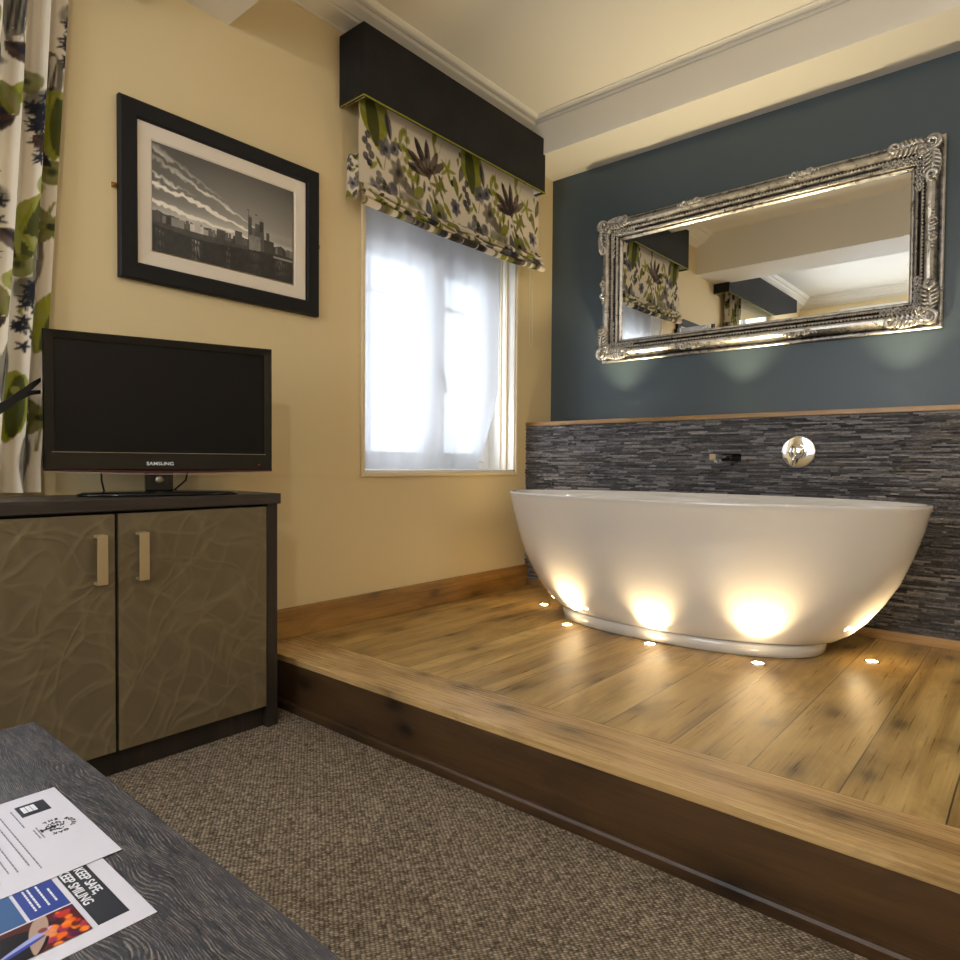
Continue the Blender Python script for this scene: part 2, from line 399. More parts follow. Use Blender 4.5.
# platform
pm = MB().box(0, XR, YS+.0, 0, 0, S-.02); pm.box(0, XR, YS+.19, 0, S-.02, S)
struct(pm, 'floor_platform', M['oakfloor'])
struct(MB().box(0, XR, YS-.002, YS+.19, S-.021, S+.0006, .003), 'trim_7', M['oaknose'])
struct(MB().box(0, XR, YS-.0015, YS+.02, .0, S-.021), 'trim_8', M['oakriser_shaded'])
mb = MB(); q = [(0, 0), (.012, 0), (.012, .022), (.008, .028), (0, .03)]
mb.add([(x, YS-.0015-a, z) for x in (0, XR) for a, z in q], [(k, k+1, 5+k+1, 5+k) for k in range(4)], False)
struct(mb, 'baseboard_step', M['oakriser_shaded'])
# skirting on the platform
mb = MB().box(0, .02, YS, YB, S, S+.1125, .004)
struct(mb, 'baseboard_left', M['oakskirt'])
struct(MB().box(.02, XR, YB-.016, YB, S, S+.036, .003), 'baseboard_back', M['oakledge'])
# boxing faced in split slate strips + oak ledge
struct(MB().box(0, XR, YB+.012, 0, S, ZL-.02), 'wall_boxing', M['wall'])
rnd = random.Random(5); mb = MB(); z = S+.03
while z < ZL-.021:
    h = min(rnd.uniform(.0045, .0095), ZL-.0205-z)
    x = rnd.uniform(-.2, 0)
    while x < XR:
        L = rnd.choice((.015, .03, .05, .07, .1, .16))*rnd.uniform(.7, 1.2); a = max(x, 0.0); b = min(x+L, XR)
        d = rnd.uniform(0, .013)
        if b-a > .004: mb.box(a, b-.0006, YB+.006-d, YB+.014, z, z+h-.0007)
        x += L
    z += h
struct(mb, 'wall_slate', M['slate'])
struct(MB().box(0, XR, YB-.006, 0, ZL-.0205, ZL, .003), 'trim_9', M['oakledge'])
# dark skirting of main room (hidden behind furniture)
struct(MB().box(0, .018, YF, YS-.02, 0, .11, .004), 'baseboard_main', M['white'])

# ------------------------------------------------------------------ windows
def casement(n, y0, y1, z0, z1, x, archi=True, dz=0):
    """frame in wall_left opening, glass, bars"""
    ym = (y0+y1)/2+.06 if n == 1 else (y0+y1)/2
    fr = MB(); w = .05
    top = 1.83 if n == 1 else z1
    fr.box(x-.06, x, y0, y0+w, z0, z1, .004); fr.box(x-.06, x, y1-w, y1, z0, z1, .004)
    fr.box(x-.06, x, y0+w, y1-w, z0, z0+w, .004); fr.box(x-.06, x, y0+w, y1-w, top, z1, .004)
    fr.box(x-.06, x, ym-.025, ym+.025, z0+w, top, .004)
    root = struct(fr, 'window_%d' % n, M['upvc'])
    for a, b in ((y0+w, ym-.025), (ym+.025, y1-w)):
        sm = MB(); t_ = .045
        sm.box(x-.045, x+.012, a+.002, a+t_, z0+w+.002, top-.002, .005); sm.box(x-.045, x+.012, b-t_, b-.002, z0+w+.002, top-.002, .005)
        sm.box(x-.045, x+.012, a+t_, b-t_, z0+w+.002, z0+w+t_, .005); sm.box(x-.045, x+.012, a+t_, b-t_, top-t_, top-.002, .005)
        s_ = sm.build('sash', M['upvc'], root)
        bars = MB(); c = a+(b-a)*.42
        bars.box(x-.12, x-.1, c-.012, c+.012, z0, z1)
        H = top-z0
        for k in (.82,): bars.box(x-.12, x-.1, a, b, z0+H*k, z0+H*k+.024)
        bars.build('glazing_bar', M['upvc'], root)
        MB().box(x-.02, x-.016, a+.03, b-.03, z0+w+.02, top-.02).build('pane', M['glass'], root)
    return root, ym
w1, ym = casement(1, *W1[:2], W1[2], W1[3], -.17)
hm = MB().box(-.158, -.15, ym-.012, ym+.012, 1.25, 1.31, .002); hm.tube([(-.152, ym, 1.3), (-.105, ym, 1.31), (-.097, ym+.008, 1.27), (-.095, ym+.022, 1.19)], .009)
hm.build('window_handle', M['blackmatt'], w1)
# reveal lining and architrave bead
rv = MB(); rv.box(-.17, .001, W1[0], W1[0]+.008, W1[2], W1[3]); rv.box(-.17, .001, W1[1]-.008, W1[1], W1[2], W1[3]); rv.box(-.17, .001, W1[0], W1[1], W1[2], W1[2]+.01); rv.box(-.17, .001, W1[0], W1[1], W1[3]-.008, W1[3])
struct(rv, 'trim_10', M['white'])
ar = MB(); e = .017
ar.box(0, .012, W1[0]-e, W1[0], W1[2]-e, W1[3]+e, .003); ar.box(0, .012, W1[1], W1[1]+e, W1[2]-e, W1[3]+e, .003); ar.box(0, .014, W1[0], W1[1], W1[2]-e, W1[2], .003); ar.box(0, .012, W1[0], W1[1], W1[3], W1[3]+e, .003)
ar.box(-.05, -.042, W1[1]-.02, W1[1]-.008, W1[2]+.01, W1[3]); ar.box(-.09, -.084, W1[1]-.016, W1[1]-.008, W1[2]+.01, W1[3])
struct(ar, 'trim_11', M['trimcream'])
casement(2, *W2[:2], W2[2], W2[3], -.1)
fr = MB(); fr.box(.4, 1.7, YF-.06, YF-.02, .85, .9); fr.box(.4, 1.7, YF-.06, YF-.02, 2.1, 2.15)
for xx in (.4, 1.025, 1.65): fr.box(xx, xx+.05, YF-.06, YF-.02, .9, 2.1)
w3 = struct(fr, 'window_3', M['upvc']); MB().box(.42, 1.68, YF-.045, YF-.04, .88, 2.12).build('pane', M['glass'], w3)

# ------------------------------------------------------------------ printed cloth painter
class Canvas:
    def __init__(s, w, h, ppm, base):        # metres, pixels per metre; v runs down from the top
        s.W = int(w*ppm); s.H = int(h*ppm); s.p = ppm; s.a = np.zeros((s.H, s.W, 3), np.float32); s.a[:] = base
        s.r = np.random.RandomState(3)
        s.n = s._noise()
    def _noise(s):
        o = np.zeros((s.H, s.W), np.float32)
        for k in (6, 14, 34):
            gsz = s.r.rand(s.H//k+3, s.W//k+3); yy = np.arange(s.H)/k; xx = np.arange(s.W)/k
            y0 = yy.astype(int); x0 = xx.astype(int); fy = (yy-y0)[:, None]; fx = (xx-x0)[None]
            o += (gsz[y0][:, x0]*(1-fy)*(1-fx)+gsz[y0+1][:, x0]*fy*(1-fx)+gsz[y0][:, x0+1]*(1-fy)*fx+gsz[y0+1][:, x0+1]*fy*fx)
        return o/3
    def _box(s, cx, cy, r):
        x0 = max(int((cx-r)*s.p), 0); x1 = min(int((cx+r)*s.p)+2, s.W); y0 = max(int((cy-r)*s.p), 0); y1 = min(int((cy+r)*s.p)+2, s.H)
        if x1 <= x0 or y1 <= y0: return None
        X, Y = np.meshgrid(np.arange(x0, x1)/s.p-cx, np.arange(y0, y1)/s.p-cy); return (slice(y0, y1), slice(x0, x1)), X, Y
    def put(s, sl, m, col): s.a[sl] = s.a[sl]*(1-m[..., None])+np.array(col[:3], np.float32)*m[..., None]
    def leaf(s, cx, cy, L, w, ang, col, vein=None, al=.92, p=.75):
        b = s._box(cx, cy, L/2+.004)
        if not b: return
        sl, X, Y = b; c, n = math.cos(ang), math.sin(ang); t = (X*c+Y*n)/(L/2); q = -X*n+Y*c
        wd = w/2*np.clip(1-t*t, 0, 1)**p*(1-.25*t)
        m = np.clip((wd-abs(q))*s.p+.5, 0, 1)*(abs(t) < 1)*al
        m = m*(.78+.44*np.clip(s.n[sl], 0, 1)); m = np.clip(m, 0, 1)
        s.put(sl, m, col)
        if vein is not None:
            mv = np.clip((w*.22*np.clip(1-t*t, 0, 1)-abs(q-.1*w))*s.p+.5, 0, 1)*(abs(t) < .85)*.8*(s.n[sl] > .38)
            s.put(sl, mv, vein)
    def blob(s, cx, cy, r, col, al=.85, petals=0, soft=.25, core=None):
        b = s._box(cx, cy, r*1.4)
        if not b: return
        sl, X, Y = b; d = np.hypot(X, Y); th = np.arctan2(Y, X)
        R = r*(1+(.16*np.cos(petals*th+cx*50) if petals else 0)+.35*(s.n[sl]-.5))
        m = np.clip((R-d)/(soft*r+1e-6), 0, 1)*al*(.6+.8*np.clip(s.n[sl], 0, 1)); s.put(sl, np.clip(m, 0, 1), col)
        if core is not None:
            m = np.clip((r*.45-d)/(.3*r), 0, 1)*.85; s.put(sl, m, core)
    def stem(s, pts, w, col, al=.9):
        for (a, b), (c, d) in zip(pts[:-1], pts[1:]):
            n = max(int(math.hypot(c-a, d-b)*s.p/1.2), 1)
            for k in range(n+1):
                x = a+(c-a)*k/n; y = b+(d-b)*k/n
                bx = s._box(x, y, w)
                if bx: sl, X, Y = bx; s.put(sl, np.clip((w/2-np.hypot(X, Y))*s.p+.5, 0, 1)*al, col)
LIME = lin((.52, .52, .10)); OLIVE = lin((.44, .43, .16)); KHAKI = lin((.50, .46, .30)); BROWN = lin((.26, .18, .14)); INKB = lin((.12, .12, .16)); SLATEC = lin((.33, .33, .38)); TAUPE = lin((.40, .37, .31)); LINEN = lin((.85, .80, .72)); DKG = lin((.16, .18, .10))

def blind_tile(cv, ox, k=1.):
    E = 1.22
    def P(x, y): return ox+x*k, (y+.075)*k*.93
    L = lambda x, y, l, w, a, c, v=None, **q: cv.leaf(*P(x, y), l*k*E, w*k*E, a, c, v, **q)
    B = lambda x, y, r, c, **q: cv.blob(*P(x, y), r*k*E, c, **q)
    T = lambda pts, w, c: cv.stem([P(*p) for p in pts], w*k, c)
    r0 = random.Random(21)
    for k_ in range(60):
        x, y = r0.uniform(0, .62), r0.uniform(-.05, .45); q_ = r0.random()
        if q_ < .55: L(x, y, r0.uniform(.03, .07), r0.uniform(.01, .024), r0.uniform(.6, 2.4), r0.choice((OLIVE, LIME, TAUPE, BROWN)), r0.choice((None, DKG)))
        elif q_ < .8: B(x, y, r0.uniform(.008, .015), r0.choice((INKB, LIME, BROWN)), soft=.2)
        else: T([(x, y), (x+r0.uniform(-.02, .02), y+.05)], .003, OLIVE)
    T([(.115, .0), (.12, .06), (.11, .12)], .006, LINEN)
    L(.055, .035, .21, .125, 1.35, LIME, DKG); L(.13, .045, .09, .03, 1.3, TAUPE, INKB)
    for x, y in ((.015, .12), (.0, .15), (.02, .175), (.035, .2), (.005, .215), (.025, .235)): B(x, y, .014, INKB, soft=.15)
    B(.115, .145, .036, SLATEC, petals=5, core=INKB); B(.165, .125, .026, SLATEC, core=INKB); T([(.115, .18), (.105, .24)], .004, OLIVE)
    B(.19, .22, .046, TAUPE, petals=7, core=INKB); T([(.19, .26), (.2, .34)], .004, OLIVE)
    for x, y in ((.22, .03), (.24, .06), (.215, .1), (.25, .12), (.235, .15), (.27, .17), (.255, .2), (.28, .22), (.225, .19)): B(x, y, .016, LIME, core=OLIVE)
    T([(.235, .0), (.24, .1), (.27, .24)], .004, OLIVE)
    for a, l in ((.5, .14), (1.0, .15), (1.45, .14), (2.0, .12), (.1, .12)):
        L(.375-math.cos(a)*l*.5, .17-math.sin(a)*l*.5, l, .03, a, BROWN, INKB)
    L(.43, .12, .1, .028, 2.5, BROWN); T([(.375, .17), (.4, .25), (.42, .3)], .004, OLIVE)
    for a in range(6): L(.44+.03*math.cos(a), .2+.03*math.sin(a*1.05), .06, .014, a*1.05, OLIVE)
    for a in range(5): L(.5+.025*math.cos(a*1.25), .1+.025*math.sin(a*1.25), .055, .014, a*1.25, LIME)
    for x, y in ((.075, .27), (.095, .29), (.07, .3), (.11, .31), (.09, .33), (.12, .34), (.105, .36)): B(x, y, .0145, INKB, soft=.15)
    B(.05, .34, .035, SLATEC, petals=5, core=INKB); B(.15, .31, .028, SLATEC, core=TAUPE); L(.16, .38, .08, .02, 1.2, OLIVE); L(.195, .36, .07, .02, 1.8, LIME)
    B(.265, .33, .06, TAUPE, petals=5, core=OLIVE, al=.7); L(.245, .27, .07, .035, .6, TAUPE); L(.31, .27, .07, .04, 2.4, OLIVE, LIME)
    B(.3, .42, .024, BROWN, petals=5, core=INKB); L(.34, .42, .08, .018, 1.2, SLATEC)
    for a in (0, 1.26, 2.51, 3.77, 5.03): B(.44+.028*math.cos(a), .33+.028*math.sin(a), .026, TAUPE if a < 3 else OLIVE, petals=0, core=None)
    B(.44, .33, .013, INKB); L(.375, .36, .13, .034, 1.45, SLATEC, TAUPE); L(.42, .42, .07, .026, 1.0, OLIVE); L(.5, .29, .07, .022, .8, LIME)
    rr = random.Random(int(ox*100)+7)
    for k_ in range(46):
        x, y = rr.uniform(0, .62), rr.uniform(.45, .62); q_ = rr.random()
        if q_ < .6: L(x, y, rr.uniform(.05, .11), rr.uniform(.02, .045), rr.uniform(0, 3), rr.choice((OLIVE, LIME, BROWN, TAUPE, INKB)), rr.choice((None, INKB, DKG)))
        else: B(x, y, rr.uniform(.014, .03), rr.choice((INKB, SLATEC, TAUPE, OLIVE)), soft=.2)
    L(.52, .41, .11, .05, .6, OLIVE, LIME); B(.56, .26, .03, SLATEC, petals=6, core=INKB); L(.56, .16, .08, .026, 1.2, OLIVE); B(.585, .35, .02, INKB); L(.6, .08, .08, .03, 1.9, TAUPE)
    L(.02, .43, .09, .03, .3, OLIVE); B(.1, .44, .03, SLATEC, core=INKB); L(.2, .46, .1, .03, .2, LIME); B(.36, .48, .03, INKB); L(.46, .48, .1, .03, .3, OLIVE); B(.55, .47, .028, SLATEC, core=INKB)
BW = 1.27; cvb = Canvas(BW, .62, 330, LINEN)
for t0 in (-.62, 0.03, .65): blind_tile(cvb, t0)
random.seed(8)

def curtain_pattern():
    cv = Canvas(.52, 1.56, 320, LINEN)
    L, B, T = cv.leaf, cv.blob, cv.stem; r = random.Random(12)
    for k in range(12):
        for j in range(6):
            x = j*.092+r.uniform(-.02, .02)+(.045 if k % 2 else 0); y = k*.135+r.uniform(-.03, .03); ty = (k*5+j*3+(k//3)) % 7
            if r.random() < .22: continue
            T([(x, y-.07), (x+r.uniform(-.02, .02), y), (x+r.uniform(-.02, .02), y+.09)], .006, OLIVE)
            if ty == 0: L(x, y, .2, .085, r.uniform(1.2, 1.8), LIME, DKG)
            elif ty == 1: B(x, y, .042, TAUPE, petals=6, core=INKB); B(x, y, .022, INKB); L(x+.04, y+.06, .1, .035, .8, BROWN, INKB)
            elif ty == 2:
                L(x, y, .2, .06, 1.5, TAUPE, LINEN)
                for q in (-.012, 0, .012): L(x+q, y, .14, .007, 1.5, INKB)
            elif ty == 3:
                B(x, y-.06, .04, TAUPE)
                for q in range(20):
                    a = r.uniform(0, 6); xx = x+r.uniform(-.022, .022); yy = y+r.uniform(-.08, .1)
                    for w in range(5): L(xx+.008*math.cos(a+w*1.25), yy+.008*math.sin(a+w*1.25), .022, .007, a+w*1.25, INKB)
            elif ty == 4:
                for w in range(6): L(x+.03*math.cos(w*1.05), y+.03*math.sin(w*1.05), .065, .026, w*1.05, OLIVE, KHAKI)
                B(x, y, .012, DKG)
            elif ty == 5:
                B(x-.02, y, .034, OLIVE, core=DKG, soft=.1); B(x+.02, y+.05, .03, LIME, core=OLIVE, soft=.1); L(x+.02, y-.05, .11, .045, 2.4, BROWN, INKB)
            else:
                L(x, y, .13, .04, .9, BROWN, INKB); L(x+.01, y+.04, .11, .035, .7, BROWN, INKB); L(x-.02, y-.04, .1, .04, 1.9, OLIVE, KHAKI)
    return cv
cvc = curtain_pattern()
def sample(cv, u, v):
    x = min(max(int(u*(cv.W-1)), 0), cv.W-1); y = min(max(int(v*(cv.H-1)), 0), cv.H-1); return cv.a[y, x]

# ------------------------------------------------------------------ roman blind
yb0, yb1 = -1.476, -.262
blind = thing('roman_blind', 'roman blind in cream linen with green and slate botanical print, half raised over the window', 'blind', (.06, (yb0+yb1)/2, 1.86))
nu, nv = 390, 190
ZT = 2.33
def blind_fn(u, v):
    y = yb0+(yb1-yb0)*u; sag = -.012*math.sin(PI*u)
    vm = v*.70; flat = .40; zb = 1.945+sag
    if vm < flat:
        f = vm/flat; z = ZT+(zb-ZT)*f
        return (.088+.003*math.sin(u*21)*f+.010*max(0, f-.75)*3*(.6+.4*math.sin(u*9)), y, z)
    q = (vm-flat)/(.70-flat)*3; k = min(int(q), 2); fr = q-k
    zt = zb-.027*k; x = .098+.004*k+.004*math.sin(u*17+k*2)
    if fr < .7: f = fr/.7; return (x+.02*math.sin(f*PI*.85)+.002, y+.004*k, zt-.033*f+.003*math.sin(u*13+k))
    f = (fr-.7)/.3; return (x+.004-.012*math.sin(f*PI), y+.004*k, zt-.033+.006*f+.003*math.sin(u*13+k)*(1-f))
gm = grid(nu, nv, blind_fn)
col = np.array([sample(cvb, i/(nu-1), min(1, j/(nv-1)*1.1)) for j in range(nv) for i in range(nu)], np.float32)
gm.build('fabric', M['floral'], blind, col=col, fixn=False)
# soft returned edge at the left, hanging tail
def ret(u, v):
    z = 2.06+(1.888-2.06)*v
    return (.02+.07*u, yb0-.002-.010*math.sin(u*PI)*v**.6-.006*v*(1-u), z+.008*math.sin(u*6))
gr = grid(20, 110, ret); col = np.array([sample(cvb, .02+i/19*.07, .3+j/109*.5) for j in range(110) for i in range(20)], np.float32)
gr.build('side_return', M['floral'], blind, col=col, fixn=False)
def cord_loop(x, y, w, z0, z1, name, parent, **kw):
    pts = [(x, y-w/2, z1)]+[(x, y-w/2, z0+.02)]+[(x, y-w/2*math.cos(a), z0+.02-.02*math.sin(a)) for a in (.5, 1.0, 1.57, 2.1, 2.6)]+[(x, y+w/2, z0+.02), (x, y+w/2, z1)]
    return MB().tube(pts, .0016, 6).build(name, M['cord'], parent, **kw)
cord_loop(.016, -.222, .026, 1.482, 2.3, 'pull_cord', blind)
c2 = MB(); pts = [(-.085, -.352, 1.99), (-.085, -.352, 1.1), (-.085, -.358, 1.085), (-.085, -.364, 1.1)]
x_ = -.085; pts = [(-.1, -.352, 1.985), (-.1, -.352, 1.11), (-.09, -.352, 1.09), (-.08, -.352, 1.085), (-.07, -.352, 1.09), (-.06, -.352, 1.11), (-.06, -.352, 1.985)]
o = c2.tube(pts, .0018, 6).build('blind_cord', M['cord']); o['label'] = 'long white cord loop hanging inside the right side of the window recess'; o['category'] = 'cord'
# pelmet 1
def pelmet(loc, x1, y0, y1, z0, z1, label):
    r = thing('pelmet', label, 'pelmet', loc)
    m = MB(); m.box(x1-.014, x1, y0, y1, z0, z1, .004); m.box(0, x1-.014, y0, y0+.014, z0, z1, .003); m.box(0, x1-.014, y1-.014, y1, z0, z1, .003); m.box(0, x1-.014, y0+.014, y1-.014, z1-.02, z1-.005)
    m.build('upholstered_box', M['suede'], r)
    MB().tube([(0.003, y0+.002, z0), (x1, y0, z0), (x1, y1, z0), (.003, y1-.002, z0)], .0035, 6).build('piping', M['piping'], r)
    MB().box(.002, x1-.016, y0+.016, y0+.02, z0+.004, z1-.03).build('lining', M['white'], r); MB().box(.002, x1-.016, y1-.02, y1-.016, z0+.004, z1-.03).build('lining', M['white'], r)
    return r
pelmet((.07, -.9, 2.252), .15, -1.503, -.29, 2.252, 2.53, 'charcoal velvet box pelmet with lime piping above the window by the bath')
pelmet((.07, -3.2, 2.26), .13, -4.15, -2.325, 2.26, 2.53, 'charcoal box pelmet above the long patterned curtain beside the television')
# voile
def voile_fn(u, v):
    z = 1.985-(1.985-.815)*v
    yr = -.395 if z > 1.25 else -.395-.165*min(1, ((1.25-z)/.42))**1.3
    y = -1.365+(yr+1.365)*u
    x = -.075+.006*math.sin(u*46+math.sin(v*3))+.004*math.sin(u*19+2)+.02*math.sin(PI*u)*(v**2)
    return (x, y, z)
vo = grid(120, 40, voile_fn).build('voile_curtain', M['voile'], fixn=False)
vo['label'] = 'sheer white voile curtain hanging inside the window recess'; vo['category'] = 'curtain'

# ------------------------------------------------------------------ long curtain by the TV
cur = thing('curtain', 'long cream curtain with green and brown botanical print at the far left of the photo', 'curtain', (.04, -2.65, .752))
nu, nv = 210, 470
def cur_fn(u, v):
    z = 2.31-(2.31-.752)*v
    e = -2.487-.077*min(1, max(0, (2.12-z)/1.3))
    y = e-.34*u*(1-.02*math.sin(v*4))
    ph = u*2*PI*6.2+.5*math.sin(v*2.2)
    a = .02*(1+.15*math.sin(v*5+u*4))*min(1, u*8+.35)
    return (.036+a*math.sin(ph+2.6), y+.008*math.cos(ph)*1.0, z)
gm = grid(nu, nv, cur_fn); col = np.array([sample(cvc, i/(nu-1), j/(nv-1)) for j in range(nv) for i in range(nu)], np.float32)
gm.build('drape', M['floral'], cur, col=col, fixn=False)

# ------------------------------------------------------------------ framed picture
def castle(w=.515, h=.34, ppm=560):
    cv = Canvas(w, h, ppm, (.1, .1, .1)); H, Wd = cv.H, cv.W
    X, Y = np.meshgrid(np.linspace(0, 1, Wd), np.linspace(0, 1, H))
    n = cv.n
    # sky: dark top, diagonal cloud streaks radiating to the right-hand horizon
    sky = .16+.22*Y+.16*np.clip(1-np.hypot((X-.62)*1.6, (Y-.55)*1.6), 0, 1)
    ang = np.arctan2(.72-Y, 1.02-X)
    rad = np.hypot(.72-Y, 1.02-X)
    st = np.sin(ang*70+9*n+rad*5)*.5+.5; st2 = np.sin(ang*31+1.4+3*n)*.5+.5
    clouds = np.clip(st*st2*1.6-.35, 0, 1)*np.clip((ang-.02)*6, 0, 1)*np.clip((.66-ang)*5, 0, 1)*np.clip(rad*1.5-.1, 0, 1)
    sky = sky+1.0*clouds*(.3+1.2*n)
    sky += .34*np.exp(-((Y-.64)/.09)**2)*(.6+.4*n)
    sky -= .2*np.clip(1-np.hypot((X-.93)*2.4, (Y-.6)*16), 0, 1)
    img = sky
    hor = .70+.0*X
    def rect(x0, x1, y0, y1, v, nz=.3):
        m = (X >= x0) & (X < x1) & (Y >= y0) & (Y < y1); img[m] = (v*(1-nz+2*nz*n))[m] if nz else v
    bank = .76+.03*np.sin(X*5)
    top = .665-.015*np.sin(X*23)-.012*np.sin(X*57)-.02*np.sin(X*9+1)
    m = (Y > top) & (Y < bank); img[m] = (.07+.12*n)[m]
    r = random.Random(4)
    for k in range(34):
        x = k/34+.005; v = r.choice((.09, .14, .2, .28)); rect(x, x+r.uniform(.015, .03), .665-r.uniform(0, .025), .73, v)
    for x0, x1, y0, v in ((.0, .05, .63, .16), (.24, .33, .665, .72), (.27, .31, .635, .6), (.33, .36, .68, .5), (.12, .2, .655, .36), (.42, .48, .64, .14), (.55, .6, .6, .16), (.6, .63, .66, .18), (.66, .83, .63, .2)): rect(x0, x1, y0, .735, v)
    rect(.645, .675, .42, .78, .13); rect(.675, .70, .52, .78, .22); rect(.70, .735, .47, .78, .17); rect(.735, .765, .43, .78, .1); rect(.70, .77, .54, .78, .16); rect(.785, .81, .53, .76, .13); rect(.77, .845, .61, .76, .11); rect(.655, .74, .60, .79, .34)
    for xx in (.647, .655, .664, .738, .747, .757): rect(xx, xx+.004, .405, .42, .2, 0)
    for xx, yy in ((.65, .345), (.712, .375)): rect(xx, xx+.002, yy, yy+.07, .12, 0); rect(xx-.012, xx+.004, yy, yy+.01, .1, 0)
    for k in range(9): rect(.66+.011*k, .663+.011*k, .6+.02*(k % 3), .62+.02*(k % 3), .06, 0)
    m = (Y >= bank) & (Y < bank+.025); img[m] = (.05+.06*n)[m]
    wtr = Y >= bank+.02
    refl = .05+.05*n+.0*X
    rip = (np.sin(X*330+9*n)*.5+.5)*(.55+.45*np.sin(Y*70+14*n))
    for cx, wd, v in ((.28, .04, .5), (.5, .02, .28), (.7, .05, .14), (.9, .07, .22), (.05, .04, .2)):
        refl = refl+v*np.clip(1-abs(X-cx)/wd, 0, 1)*rip*np.clip(1-(Y-bank)*2.6, 0, 1)
    img = np.where(wtr, refl, img)
    m = (X > .84) & (Y > .755) & (Y < .775); img[m] = .4
    img = np.clip(img, .01, .95)**1.2*.95
    a = np.stack([img, img*.93, img*.82], -1); return a.astype(np.float32)
pic = thing('framed_picture', 'framed black and white photograph of a riverside castle in a wide black frame', 'picture', (.012, -1.977, 1.40))
def rect_frame(mb, y0, y1, z0, z1, w, x0, x1, bev=.003):
    """mitred picture frame in the yz plane"""
    o = [(y0, z0), (y1, z0), (y1, z1), (y0, z1)]; i_ = [(y0+w, z0+w), (y1-w, z0+w), (y1-w, z1-w), (y0+w, z1-w)]
    prof = [(0, x0), (0, x1-.004), (.08, x1), (.9, x1-.002), (1, x1-.006), (1, x0)]
    n = len(prof); vs = []
    for k in range(4):
        for t_, x in prof: vs.append((x, o[k][0]+(i_[k][0]-o[k][0])*t_, o[k][1]+(i_[k][1]-o[k][1])*t_))
    fs = [(k*n+j, k*n+j+1, ((k+1) % 4)*n+j+1, ((k+1) % 4)*n+j) for k in range(4) for j in range(n-1)]
    return mb.add(vs, fs)
rect_frame(MB(), -2.339, -1.614, 1.4015, 1.9504, .0535, .003, .026).build('frame', M['black'], pic)
rect_frame(MB(), -2.287, -1.667, 1.453, 1.899, .0505, .008, .014).build('mount', M['mat'], pic)
ca = castle(); ph_, pw_ = ca.shape[:2]
gm = grid(pw_, ph_, lambda u, v: (.0085, -2.238+.515*u, 1.8485-.34*v)); gm.build('photograph', M['print'], pic, col=ca.reshape(-1, 3), fixn=False)
for y, sg in ((-2.339, -1), (-1.614, 1)):
    b = MB().box(.0, .006, y, y+sg*.016, 1.668, 1.684, .002); b.lathe([(.004, 0), (.004, .004), (.002, .005)], (.006, y+sg*.01, 1.676), 10, 'x'); b.build('mirror_plate', M['brass'], pic)

# ------------------------------------------------------------------ ornate mirror
MX0, MX1, MZ0, MZ1 = .340, 1.851, 1.384, 2.132
mir = thing('mirror', 'large horizontal mirror in an ornate antique silver frame on the blue wall', 'mirror', ((MX0+MX1)/2, -.001, MZ0))
FW = .112
prof = [(0, 0), (0, .014), (.004, .018), (.012, .018), (.018, .020), (.021, .034), (.028, .052), (.038, .062), (.048, .063), (.056, .056), (.062, .044), (.066, .041), (.070, .043), (.074, .040), (.078, .031), (.086, .028), (.090, .031), (.095, .028), (.1, .021), (.106, .022), (.114, .013), (.114, .004)]
def mframe():
    mb = MB(); cs = [(MX0, MZ0, 1, 1), (MX1, MZ0, -1, 1), (MX1, MZ1, -1, -1), (MX0, MZ1, 1, -1)]; n = len(prof)
    ring = []
    for k in range(4):
        a = cs[k]; b = cs[(k+1) % 4]; NS = 36
        for i in range(NS):
            t_ = i/NS
            for s_, h in prof:
                # shallow waves of the cushion between ornaments
                px = (a[0]+a[2]*s_)*(1-t_)+(b[0]+b[2]*s_)*t_; pz = (a[1]+a[3]*s_)*(1-t_)+(b[1]+b[3]*s_)*t_
                wob = 0
                if .02 < s_ < .06: wob = .5+.5*math.cos(t_*2*PI*3)
                ring.append((px, -h+(-.005*wob if h > .03 else 0)-.001, pz))
    N = 4*36
    mb.add(ring, [(i*n+j, i*n+j+1, ((i+1) % N)*n+j+1, ((i+1) % N)*n+j) for i in range(N) for j in range(n-1)], False)
    return mb
mframe().build('frame', M['silver'], mir)
# bead course and rope course
bd = MB()
def along(inset, step):
    x0, x1, z0, z1 = MX0+inset, MX1-inset, MZ0+inset, MZ1-inset; out = []
    nx = int((x1-x0)/step); nz = int((z1-z0)/step)
    out += [(x0+(x1-x0)*i/nx, z) for z in (z0, z1) for i in range(nx)]; out += [(x, z0+(z1-z0)*i/nz) for x in (x0, x1) for i in range(nz)]
    return out
for x, z in along(.0885, .0095): bd.ball((x, -.0315, z), .0038, 6)
for x, z in along(.068, .014): bd.ball((x, -.044, z), .005, 6, (1.2, .8, 1.2))
bd.build('beading', M['silver'], mir, kind='stuff')
def scroll(mb, c, r0, r1, a0, turns, rad, y, yr=.6, n=22, sx=1, sz=1):
    pts = []; rr = []
    for i in range(n):
        t_ = i/(n-1); a = a0+turns*2*PI*t_; r = r0+(r1-r0)*t_
        pts.append((c[0]+sx*r*math.cos(a), y-.008*math.sin(t_*PI), c[1]+sz*r*math.sin(a))); rr.append(1.15*rad*(.55+.75*math.sin(PI*min(t_*1.1, 1))))
    mb.tube(pts, rr, 6)
